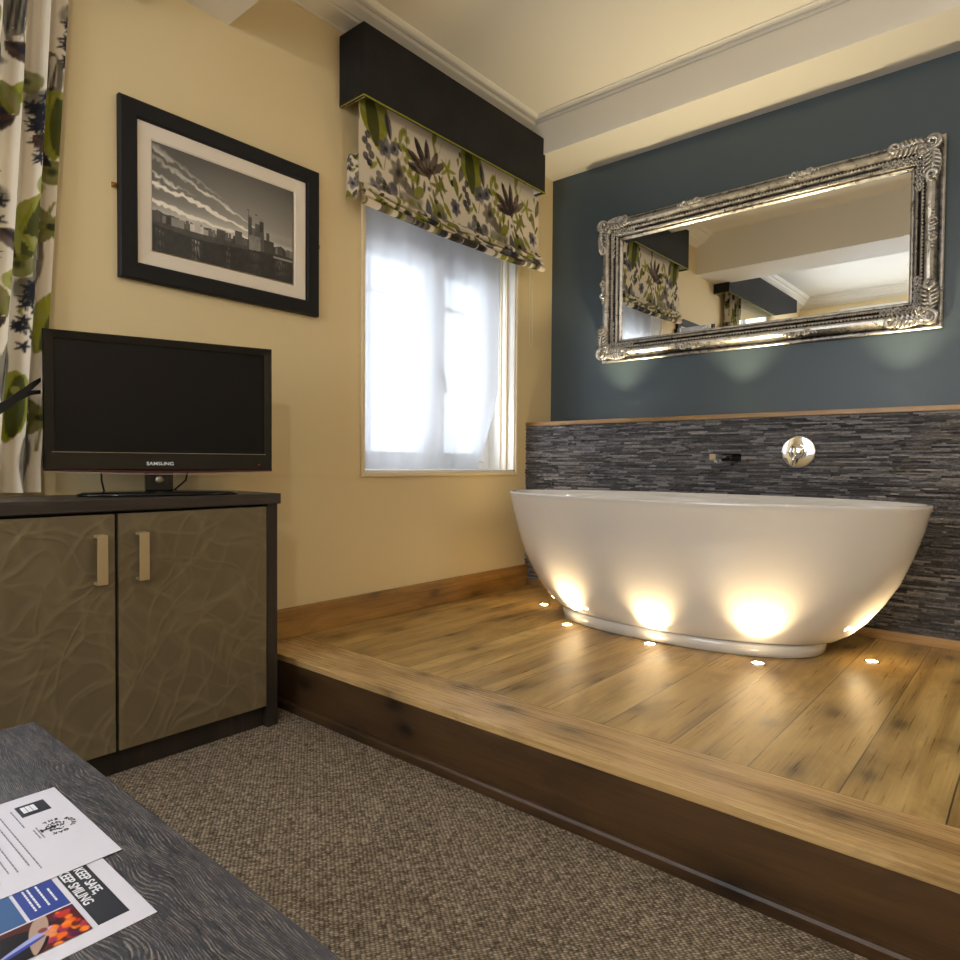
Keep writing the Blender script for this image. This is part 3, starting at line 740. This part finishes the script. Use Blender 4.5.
def lobes(mb, p0, p1, n, r, y, side):
    """row of shell-like lobes from p0 to p1, pointing to `side`"""
    for i in range(n):
        t_ = (i+.5)/n; x = p0[0]+(p1[0]-p0[0])*t_; z = p0[1]+(p1[1]-p0[1])*t_; k = math.sin(PI*(.18+.75*t_))
        L_ = math.hypot(p1[0]-p0[0], p1[1]-p0[1]); tx, tz = (p1[0]-p0[0])/L_, (p1[1]-p0[1])/L_; q = r*.75
        mb.tube([(x-side[0]*r*.5-tx*q*.6, y+.003, z-side[1]*r*.5-tz*q*.6), (x-tx*q*.1, y-.007*k-.003, z-tz*q*.1), (x+side[0]*r*.8*k+tx*q*.3, y-.002, z+side[1]*r*.8*k+tz*q*.3), (x+side[0]*r*.95*k+tx*q*.9, y+.008, z+side[1]*r*.95*k+tz*q*.9), (x+side[0]*r*.6*k+tx*q*1.2, y+.006, z+side[1]*r*.6*k+tz*q*1.2)], [r*.14, r*.30, r*.27, r*.2, r*.1], 6)
def corner(cx, cz, sx, sz, seed):
    mb = MB(); y = -.063; r = random.Random(seed)
    X = lambda u: cx+sx*u
    Z = lambda v: cz+sz*v
    # outer scallop ear
    scroll(mb, (X(.034), Z(.034)), .031, .024, PI*.0, .9, .0062, y, sx=sx, sz=sz); mb.ball((X(.034), y+.012, Z(.034)), .028, 12, (1, .5, 1))
    scroll(mb, (X(.034), Z(.034)), .017, .006, PI*.5, 1.2, .005, y-.002, sx=sx, sz=sz)
    # rosette with bead ring
    mb.ball((X(.066), y-.004, Z(.066)), .015, 10, (1, .6, 1))
    for k in range(16): a = k*PI/8; mb.ball((X(.062+.024*math.cos(a)), y-.004, Z(.062+.024*math.sin(a))), .0042, 6)
    for k in range(8): a = k*PI/4; mb.ball((X(.062+.013*math.cos(a)), y-.012, Z(.062+.013*math.sin(a))), .005, 6)
    # acanthus arms along both rails: outer shell rows + inner flower sprays
    lobes(mb, (X(.06), Z(.026)), (X(.17), Z(.027)), 7, .024, y, (0, -sz)); lobes(mb, (X(.026), Z(.06)), (X(.027), Z(.17)), 7, .024, y, (-sx, 0))
    lobes(mb, (X(.06), Z(.044)), (X(.175), Z(.042)), 7, .020, y-.002, (0, sz)); lobes(mb, (X(.044), Z(.06)), (X(.042), Z(.175)), 7, .020, y-.002, (sx, 0))
    scroll(mb, (X(.16), Z(.03)), .022, .007, PI*.9, 1.25, .0055, y-.002, sx=sx, sz=sz); scroll(mb, (X(.03), Z(.16)), .022, .007, PI*.6, -1.25, .0055, y-.002, sx=sx, sz=sz)
    mb.tube([(X(.05), y-.002, Z(.03)), (X(.09), y-.01, Z(.026)), (X(.13), y-.008, Z(.032)), (X(.185), y, Z(.026))], [.004, .006, .005, .002], 6)
    mb.tube([(X(.03), y-.002, Z(.05)), (X(.026), y-.01, Z(.09)), (X(.032), y-.008, Z(.13)), (X(.026), y, Z(.185))], [.004, .006, .005, .002], 6)
    for k in range(5):
        u = .095+.024*k
        for (a, b) in ((u, .078), (.078, u)):
            for q in range(6):
                an = q*PI/3+k; mb.ball((X(a+.009*math.cos(an)), -.042+.002*k*.2, Z(b+.009*math.sin(an))), .0052, 6, (1.1, .7, 1.1))
            mb.ball((X(a), -.049, Z(b)), .004, 6)
    mb.build('corner_ornament', M['silver'], mir)
for i, (cx, cz, sx, sz) in enumerate(((MX0, MZ0, 1, 1), (MX1, MZ0, -1, 1), (MX0, MZ1, 1, -1), (MX1, MZ1, -1, -1))): corner(cx+sx*(-.006 if sx > 0 else .006), cz+sz*.004, sx, sz, i)
def rail_orn(cx, cz, horiz, out):
    mb = MB(); y = -.065
    for sg in (-1, 1):
        for k in range(5):
            u = sg*(.012+.013*k); r = .019*(1-.12*k)
            a = (cx+u, cz+out*.0) if horiz else (cx, cz+u)
            d = (sg*.5, out*.9) if horiz else (out*.9, sg*.5)
            mb.tube([(a[0]-d[0]*r*.6, y+.003, a[1]-d[1]*r*.6), (a[0], y-.006, a[1]), (a[0]+d[0]*r, y, a[1]+d[1]*r)], [.003, .0052, .0022], 6)
        c = (cx+sg*.03, cz) if horiz else (cx, cz+sg*.03)
        scroll(mb, c, .015, .004, 0, sg*1.2, .004, y-.002)
    mb.ball((cx, y-.006, cz), .011, 8, (1, .7, 1))
    mb.build('rail_ornament', M['silver'], mir)
for fx in (.335, .665):
    rail_orn(MX0+(MX1-MX0)*fx, MZ0+.032, True, -1); rail_orn(MX0+(MX1-MX0)*fx, MZ1-.032, True, 1)
rail_orn(MX0+.032, (MZ0+MZ1)/2, False, -1); rail_orn(MX1-.032, (MZ0+MZ1)/2, False, 1)
gx0, gx1, gz0, gz1 = MX0+.112, MX1-.112, MZ0+.112, MZ1-.112; bv = .022
MB().add([(gx0+bv, -.010, gz0+bv), (gx1-bv, -.010, gz0+bv), (gx1-bv, -.010, gz1-bv), (gx0+bv, -.010, gz1-bv)], [(0, 1, 2, 3)]).build('glass', M['mirror'], mir, fixn=False)
o_ = [(gx0, -.0092, gz0), (gx1, -.0092, gz0), (gx1, -.0092, gz1), (gx0, -.0092, gz1)]; i_ = [(gx0+bv, -.010, gz0+bv), (gx1-bv, -.010, gz0+bv), (gx1-bv, -.010, gz1-bv), (gx0+bv, -.010, gz1-bv)]
MB().add(o_+i_, [(k, (k+1) % 4, 4+(k+1) % 4, 4+k) for k in range(4)]).build('bevelled_edge', M['mirror'], mir, fixn=False)
mir.rotation_euler.z = math.radians(-.45); mir.location.y = -.0085

# ------------------------------------------------------------------ bath
bath = thing('bathtub', 'white freestanding oval boat-shaped bathtub on the oak platform', 'bathtub', (1.045, -.61, S))
BX, BY = 1.061, -.605
def ring(a, b, z, n=96, e=2.06):
    out = []
    for k in range(n):
        th = 2*PI*k/n; c, s_ = math.cos(th), math.sin(th)
        out.append((BX+a*math.copysign(abs(c)**(2/e), c), BY+b*math.copysign(abs(s_)**(2/e), s_), z))
    return out
def loft(rings, cap0=True, cap1=True):
    n = len(rings[0]); vs = [p for r in rings for p in r]
    fs = [(i*n+k, i*n+(k+1) % n, (i+1)*n+(k+1) % n, (i+1)*n+k) for i in range(len(rings)-1) for k in range(n)]
    if cap0: fs.append(tuple(range(n))[::-1])
    if cap1: fs.append(tuple((len(rings)-1)*n+k for k in range(n)))
    return MB().add(vs, fs, True)
ZR = .716
outer = [(.47, .235, .222), (.52, .255, .2225), (.553, .268, .228), (.578, .277, .238), (.612, .287, .262), (.66, .301, .31), (.708, .314, .375), (.752, .327, .45), (.788, .34, .54), (.817, .352, .63), (.831, .359, .69), (.837, .362, .705), (.837, .362, .712), (.834, .360, ZR), (.825, .352, ZR), (.819, .347, ZR-.004), (.813, .342, .69), (.80, .326, .6), (.74, .30, .47), (.66, .27, .36), (.56, .23, .29), (.4, .16, .272)]
tub = loft([ring(a, b, z) for a, b, z in outer], True, True).build('tub', M['bath'], bath)
foot = [(.518, .262, S+.0005), (.523, .266, S+.003), (.523, .266, S+.036), (.518, .262, S+.042), (.49, .24, S+.043)]
foot = loft([ring(a+.006, b, z, e=2.3) for a, b, z in foot]).build('foot', M['bath'], bath)

# ------------------------------------------------------------------ uplights in the platform around the bath
def uplight(x, y, z, r, label, group, power, spot=1.2, aim=None, blend=.8, col=WARM):
    t_ = thing('floor_uplight', label, 'light', (x, y, z), group)
    MB().lathe([(r*.74, 0), (r*.74, .0025), (r*.80, .0035), (r*.96, .003), (r, .0)], (x, y, z+.0003), 28, cap=False).build('bezel', M['chrome'], t_)
    MB().lathe([(r*.75, 0), (r*.7, .0024), (.0005, .003)], (x, y, z+.0003), 24).build('lens', M['lamp'], t_)
    d = bpy.data.lights.new('uplight_beam', 'SPOT'); d.energy = power; d.color = col; d.spot_size = spot; d.spot_blend = blend; d.shadow_soft_size = .012
    o = bpy.data.objects.new('uplight_beam', d); C.objects.link(o); o.parent = t_; o.location = (0, 0, .008)
    a = Vector(aim) if aim else Vector((0, 0, 1)); o.rotation_euler = a.normalized().to_track_quat('-Z', 'Y').to_euler()
    return t_
UG = 'warm uplights in the platform round the bath'
for x, y, lb in ((.387, -.606, 'small round uplight nearest the left wall, beyond the left end of the bath'), (.682, -.866, 'small round uplight in front of the left end of the bath foot'),
                 (1.073, -.912, 'small round uplight before the middle of the bath'), (1.452, -.892, 'small round uplight in front of the right end of the bath foot'), (1.736, -.611, 'small round uplight under the overhanging right end of the bath')):
    uplight(x, y, S, .0245, lb, UG, 14, 1.75, blend=1.)
for i, (x, lb) in enumerate(((.47, 'ledge uplight under the left end of the mirror'), (1.09, 'ledge uplight under the middle of the mirror'), (1.727, 'ledge uplight under the right end of the mirror'))):
    uplight(x, -.125, ZL, .02, lb, 'uplights set in the oak ledge below the mirror', 27, 1.6, aim=(0, -.08, 1), blend=1., col=(1, .83, .50))

# ------------------------------------------------------------------ bath filler and valve
sp = thing('bath_spout', 'small chrome wall spout above the bath, left of the round valve', 'tap', (1.138, YB, .878))
MB().box(1.112, 1.162, YB-.075, YB+.004, .860, .893, .005).build('wall_plate', M['blackgloss'], sp)  # slate reflected in the chrome, put in as black gloss colour
MB().box(1.125, 1.147, YB-.155, YB-.03, .871, .885, .004).build('spout', M['chrome'], sp)
m = MB(); m.tube([(1.136, YB-.152, .868), (1.136, YB-.152, .852)], .010, 12); m.box(1.121, 1.151, YB-.178, YB-.155, .862, .89, .003); m.build('aerator', M['chrome'], sp); sp.rotation_euler.z = -.2
va = thing('mixer_valve', 'round chrome mixer valve plate with lever on the slate wall', 'tap', (1.394, YB, .899))
MB().lathe([(.066, .004), (.066, -.006), (.064, -.009), (.060, -.0095), (.036, -.0105)], (1.394, YB-.002, .899), 48, 'y').build('plate', M['chrome'], va)
k_ = MB().lathe([(.03, -.012), (.03, -.034), (.027, -.04), (.012, -.042)], (1.394, YB-.002, .899), 32, 'y').build('knob', M['chrome'], va)
MB().tube([(1.392, YB-.036, .897), (1.384, YB-.042, .868), (1.378, YB-.046, .845)], [.008, .006, .005], 10).build('lever', M['chrome'], k_)

# ------------------------------------------------------------------ cabinet
CY1, CY0, CXF, CZ = -1.9725, -2.93, .312, .742
cab = thing('sideboard', 'dark wood sideboard with embossed bronze doors under the television', 'cabinet', (.16, (CY0+CY1)/2, 0))
MB().box(.02, CXF+.004, CY0-.008, CY1, CZ-.033, CZ, .0025).build('worktop', M['wenge'], cab)
MB().box(.02, CXF-.004, CY1-.045, CY1-.008, 0, CZ-.033, .0015).build('side_panel', M['wengez'], cab); MB().box(.02, CXF-.004, CY0, CY0+.037, 0, CZ-.033, .0015).build('side_panel', M['wengez'], cab)
MB().box(.022, CXF-.045, CY0+.037, CY1-.045, .06, CZ-.036).build('carcass', M['blackmatt'], cab)
MB().box(CXF-.06, CXF-.03, CY0+.037, CY1-.045, 0, .068).build('plinth', M['wengez'], cab)
dsplit = -2.4635
for a, b, hy in ((dsplit+.0045, CY1-.048, -2.404), (CY0+.04, dsplit-.0045, -2.508)):
    d = MB().box(CXF-.024, CXF-.002, a, b, .07, CZ-.041, .0015).build('door', M['door'], cab)
    h = MB(); w = .0125
    h.box(CXF+.022, CXF+.028, hy-w, hy+w, .522, .650, .0015); h.box(CXF-.002, CXF+.024, hy-w, hy+w, .643, .650, .001); h.box(CXF-.002, CXF+.024, hy-w, hy+w, .522, .529, .001)
    h.build('handle', M['nickel'], d)

# ------------------------------------------------------------------ television
ta = math.atan2(.19, .572)      # turned toward the room
tv = thing('television', 'black flat television standing on the sideboard', 'television', (.205, -2.286, CZ))
ca_, sa_ = math.cos(ta), math.sin(ta)
def TV(u, d, z):      # u along width (toward the window), d toward the viewer
    return (.205+sa_*u+ca_*d, -2.286+ca_*u-sa_*d, z)
def tvbox(mb, u0, u1, d0, d1, z0, z1, bev=.002):
    q = MB().box(u0, u1, d0, d1, z0, z1, bev); mb.add([TV(*v) for v in q.v], q.f); return mb
HW = .3015; TZ0, TZ1 = .8135, 1.194
m = MB(); m.add([TV(u, d, z) for u, z in ((-HW, TZ0), (HW, TZ0), (HW, TZ1), (-HW, TZ1)) for d in (0, .014)]+[TV(u*.8, -.04, z) for u, z in ((-HW, TZ0+.03), (HW, TZ0+.03), (HW, TZ1-.03), (-HW, TZ1-.03))],
    [(0, 2, 3, 1), (2, 4, 5, 3), (4, 6, 7, 5), (6, 0, 1, 7), (8, 9, 2, 0), (9, 10, 4, 2), (10, 11, 6, 4), (11, 8, 0, 6), (11, 10, 9, 8)])
# bezel ring with slanted inner edge
b0 = [(-HW, TZ0), (HW, TZ0), (HW, TZ1), (-HW, TZ1)]; b1 = [(-HW+.026, TZ0+.048), (HW-.024, TZ0+.048), (HW-.024, TZ1-.022), (-HW+.026, TZ1-.022)]
b2 = [(-HW+.004, TZ0+.004), (HW-.004, TZ0+.004), (HW-.004, TZ1-.004), (-HW+.004, TZ1-.004)]
m.add([TV(u, .014, z) for u, z in b0]+[TV(u, .018, z) for u, z in b2]+[TV(u, .015, z) for u, z in b1]+[TV(u, .008, z) for u, z in b1],
      [(k+4*j, (k+1) % 4+4*j, (k+1) % 4+4*(j+1), k+4*(j+1)) for j in range(3) for k in range(4)])
case = m.build('casing', M['blackgloss'], tv)
MB().add([TV(u, .009, z) for u, z in b1], [(0, 1, 2, 3)]).build('screen', M['screen'], tv)
m = MB(); tvbox(m, -HW+.02, HW-.02, .0152, .0162, TZ0+.050, TZ0+.0515, 0); m.build('screen_lower_edge', M['silverline'], tv)
m = MB(); m.add([TV(-HW+2*HW*i/24, .0165, TZ0+dz-.006*math.sin(PI*i/24)) for i in range(25) for dz in (.006, -.001)], [(2*i, 2*i+2, 2*i+3, 2*i+1) for i in range(24)]); m.build('red_tinted_strip', M['red'], tv)
m = MB(); m.add([TV(-HW+2*HW*i/24, d, TZ0+dz-.008*math.sin(PI*i/24)) for i in range(25) for d, dz in ((.016, -.001), (.017, -.0025), (.0, -.0035))], [(3*i+j, 3*i+3+j, 3*i+4+j, 3*i+1+j) for i in range(24) for j in (0, 1)]); m.build('silver_lower_edge', M['silverline'], tv)
R4 = Matrix(((sa_, 0, ca_, .205+ca_*.0195-sa_*.017), (ca_, 0, -sa_, -2.286-sa_*.0195-ca_*.017), (0, 1, 0, TZ0+.016), (0, 0, 0, 1)))
text_mb('SAMSUNG', .0135, R4, 0.0004, 1.16, 'CENTER', .0001).build('logo', M['whiteink'], tv)
m = MB(); m.ball(TV(.262, .017, TZ0+.019), .0018, 8); m.build('standby_light', M['led'], tv)
nk = MB(); tvbox(nk, -.055, .019, -.03, .004, CZ+.012, TZ0+.002, .004); nk = nk.build('stand_neck', M['blackgloss'], tv)
m = MB(); m.lathe([(.012, 0), (.012, .004), (.008, .005)], TV(-.018, .004, CZ+.045), 16, 'x'); m.build('neck_roundel', M['silverline'], nk)
bs = MB(); n = 48; vs = []
for z, k in ((CZ+.0005, 1.0), (CZ+.006, 1.0), (CZ+.011, .93), (CZ+.013, .6)):
    for i in range(n):
        a = 2*PI*i/n; vs.append(TV(-.014+.212*k*math.copysign(abs(math.cos(a))**.7, math.cos(a)), .008+.07*k*math.copysign(abs(math.sin(a))**.8, math.sin(a)), z))
bs.add(vs, [(j*n+i, j*n+(i+1) % n, (j+1)*n+(i+1) % n, (j+1)*n+i) for j in range(3) for i in range(n)]+[tuple(range(n)), tuple(3*n+i for i in range(n))], True)
bs.build('stand_base', M['blackgloss'], tv)
for u, du, lb in ((-.165, .01, 'thin black cable dropping behind the left side of the television stand'), (.07, -.05, 'thin black cable slanting down behind the right side of the television stand')):
    o = MB().tube([TV(u, -.047, TZ0+.02), TV(u+du*.2, -.052, TZ0-.03), TV(u+du, -.06, CZ+.004)], .0028, 6).build('cable', M['blackmatt']); o['label'] = lb; o['category'] = 'cable'
# black strap running up to the TV in front of the curtain
st = MB()
for dz, pts in ((0, [(.15, -2.76, .912, .016), (.13, -2.66, .982, .014), (.115, -2.60, 1.037, .010), (.105, -2.575, 1.058, .006)]), (-.02, [(.13, -2.66, .986, .008), (.112, -2.60, 1.030, .006), (.102, -2.575, 1.045, .005)])):
    n = len(pts); st.add([(x+d, y, z+dz*(i/(n-1))+h*k) for i, (x, y, z, h) in enumerate(pts) for d in (-.003, .003) for k in (-1, 1)],
        [f for i in range(n-1) for f in ((4*i, 4*i+4, 4*i+5, 4*i+1), (4*i+2, 4*i+3, 4*i+7, 4*i+6), (4*i, 4*i+2, 4*i+6, 4*i+4), (4*i+1, 4*i+5, 4*i+7, 4*i+3))]+[(0, 1, 3, 2), (4*n-4, 4*n-2, 4*n-1, 4*n-3)])
o = st.build('strap', M['blackmatt']); o['label'] = 'black strap slanting up across the curtain to the back of the television'; o['category'] = 'strap'

# ------------------------------------------------------------------ table with papers
TX0, TX1, TY1, TY0, TZ = .939, 2.05, -2.832, -3.48, .42
tb = thing('coffee_table', 'low charcoal grained table in the near left corner with papers on it', 'table', ((TX0+TX1)/2, (TY0+TY1)/2, 0))
MB().box(TX0, TX1, TY0, TY1, TZ-.04, TZ, .0015).build('tabletop', M['table'], tb)
for x in (TX0+.03, TX1-.08):
    for y in (TY0+.03, TY1-.08): MB().box(x, x+.05, y, y+.05, 0, TZ-.04, .002).build('leg', M['table'], tb)
MB().box(TX0+.06, TX1-.06, TY0+.05, TY1-.05, .12, .14, .002).build('shelf', M['table'], tb)
def flat(mb, x0, x1, y0, y1, z): return mb.box(x0, x1, y0, y1, z, z+.0003)
# lower sheet
px1, py1 = 1.55, -2.908
lf = thing('leaflet', 'white leaflet with blue panels and a black KEEP SAFE heading, partly under the letter', 'leaflet', (px1-.105, py1-.1485, TZ))
zz = TZ+.0004
flat(MB(), px1-.21, px1, py1-.297, py1, zz-.0003).build('sheet', M['paper'], lf)
flat(MB(), 1.345, 1.529, -2.951, -2.924, zz).build('black_heading_panel', M['ink'], lf)
def TM(x, y, z): return Matrix.Translation((x, y, z))
hd = text_mb('KEEP SAFE,', .0125, TM(1.4225, -2.9365, zz+.0004), .0001, .97, 'LEFT', .0002)
h2 = text_mb('KEEP SMILING', .0125, TM(1.4165, -2.949, zz+.0004), .0001, .97, 'LEFT', .0002); hd.add(h2.v, h2.f)
hd.build('heading_lettering', M['whiteink'], lf)
flat(MB(), 1.419, 1.476, -2.989, -2.956, zz).build('blue_panel', M['blueink'], lf)
flat(MB(), 1.419, 1.476, -3.03, -2.992, zz).build('steel_blue_panel', M['tealink'], lf)
m = MB(); r = random.Random(2)
for k, y in enumerate((-2.963, -2.970, -2.977, -2.981)):
    x = 1.424+(.012 if k == 0 else 0)
    while x < 1.463: w = r.uniform(.002, .006); flat(m, x, min(x+w, 1.466), y-.0012, y+.0004, zz+.0004); x += w+.0012
m.build('small_print', M['whiteink'], lf, kind='stuff')
def photo_fn():
    cv = Canvas(.051, .10, 1700, lin((.30, .11, .09))); B = cv.blob; r = random.Random(6)
    B(.03, .012, .03, lin((.35, .12, .16)), soft=.6)
    for k in range(60): B(r.uniform(.004, .05), r.uniform(.0, .03), r.uniform(.002, .006), lin(r.choice(((.9, .4, .1), (.75, .2, .15), (.6, .15, .3), (.95, .5, .15), (.12, .06, .1), (.2, .08, .1), (.3, .1, .3)))), soft=.4)
    cv.leaf(.035, .07, .09, .05, 1.3, lin((.04, .04, .07)), al=1.); cv.leaf(.022, .034, .06, .014, .35, lin((.66, .56, .50)), al=1.)
    cv.leaf(.03, .05, .06, .006, 1.2, lin((.6, .62, .82)), al=1.); cv.leaf(.035, .055, .06, .004, 1.3, lin((.2, .25, .6)), al=1.)
    B(.028, .026, .005, lin((.85, .55, .4))); B(.02, .03, .004, lin((.5, .2, .15))); B(.034, .078, .006, lin((.75, .5, .42))); B(.028, .084, .005, lin((.85, .85, .95)))
    return cv
cvp = photo_fn(); h_, w_ = cvp.a.shape[:2]
grid(w_, h_, lambda u, v: (1.479+.051*u, -2.956-.10*v, zz+.0006)).build('printed_photo', M['print'], lf, col=cvp.a.reshape(-1, 3), fixn=False)
# upper letter
qx1, qy1 = 1.4215, -2.8885
lt = thing('letter', 'white letter sheet with a round tree emblem, lying on top of the leaflet', 'letter', (qx1-.105, qy1-.1485, TZ+.0008))
zz = TZ+.0014
flat(MB(), qx1-.21, qx1, qy1-.297, qy1, zz-.0003).build('sheet', M['paper'], lt)
flat(MB(), 1.236, 1.268, -2.9385, -2.9085, zz).build('black_logo_block', M['ink'], lt)
m = MB()
for i in range(3):
    for j in range(3): flat(m, 1.242+.006*i, 1.2472+.006*i, -2.9345+.005*j, -2.9302+.005*j, zz+.0004)
m.build('logo_lettering', M['whiteink'], lt)
em = MB(); ex, ey = 1.317, -2.919; er = .0152
for k, ch in enumerate('THE ROYAL OAK'):
    a = math.radians(200-k*220/12)
    if ch != ' ':
        Mx = Matrix.Translation((ex+er*math.cos(a), ey+er*math.sin(a), zz+.0004)) @ Matrix.Rotation(a-PI/2, 4, 'Z')
        q = text_mb(ch, .0062, Mx, .0001, 1, 'CENTER', .0002); em.add(q.v, q.f)
r = random.Random(3)
for k in range(60):
    a = r.uniform(0, 2*PI); rr = .011*math.sqrt(r.random()); flat(em, ex+rr*math.cos(a)-.0009, ex+rr*math.cos(a)+.0009, ey+rr*.9*math.sin(a)-.0006, ey+rr*.9*math.sin(a)+.0006, zz+.0003)
flat(em, ex-.0012, ex+.0012, ey-.014, ey, zz+.0003); flat(em, ex-.004, ex+.004, ey-.0152, ey-.0134, zz+.0003)
em.build('tree_emblem', M['ink'], lt)
m = MB(); r = random.Random(9)
def line(x0, x1, y, h=.0011):
    x = x0
    while x < x1: w = r.uniform(.003, .009); flat(m, x, min(x+w, x1), y, y+h, zz+.0002); x += w+.0016
line(1.243, 1.295, -2.9445); line(1.304, 1.334, -2.936); line(1.308, 1.332, -2.9395)
y = -2.957
for k in range(14):
    line(1.236, (1.395, 1.381, 1.385, 1.381)[k % 4], y); y -= .007 if k % 2 == 0 else .011
m.build('typed_text', M['greyink'], lt, kind='stuff')

# ------------------------------------------------------------------ pendant lamp of the main room
pl = thing('ceiling_lamp', 'small warm glass ceiling pendant in the room behind the beam', 'lamp', (LAMP[0], LAMP[1], LAMP[2]))
MB().tube([(LAMP[0], LAMP[1], LAMP[2]+.06), (LAMP[0], LAMP[1], ZC)], .004, 8).build('stem', M['brass'], pl)
MB().lathe([(.001, .05), (.03, .045), (.045, .03), (.05, .0)], (LAMP[0], LAMP[1], LAMP[2]+.03), 24, cap=False).build('shade', M['brass'], pl)
MB().ball((LAMP[0], LAMP[1], LAMP[2]+.035), .02, 12).build('bulb', M['lamp'], pl)
light('lamp_light', 'POINT', (LAMP[0], LAMP[1], LAMP[2]-.01), 44, (1, .96, .90), .045)
gl = thing('ceiling_lamp', 'added fill globe in the bathing area, unseen to the right of the view', 'lamp', FILL_POS)
MB().tube([(FILL_POS[0], FILL_POS[1], FILL_POS[2]+.1), (FILL_POS[0], FILL_POS[1], ZC)], .006, 8).build('stem', M['chrome'], gl)
MB().lathe([(.03, .0), (.05, -.005), (.05, -.02), (.03, -.03)], (FILL_POS[0], FILL_POS[1], ZC-.002), 24).build('ceiling_rose', M['white'], gl)
MB().lathe([(.001, .12), (.03, .115), (.03, .10)], FILL_POS, 24, cap=False).build('cap', M['chrome'], gl)
light('added_fill_light', 'POINT', FILL_POS, 27, (1, .97, .92), .1)  # extra fill added to brighten the bathing area and its ceiling
MB().ball(FILL_POS, .06, 20).build('globe', M['globe'], gl)
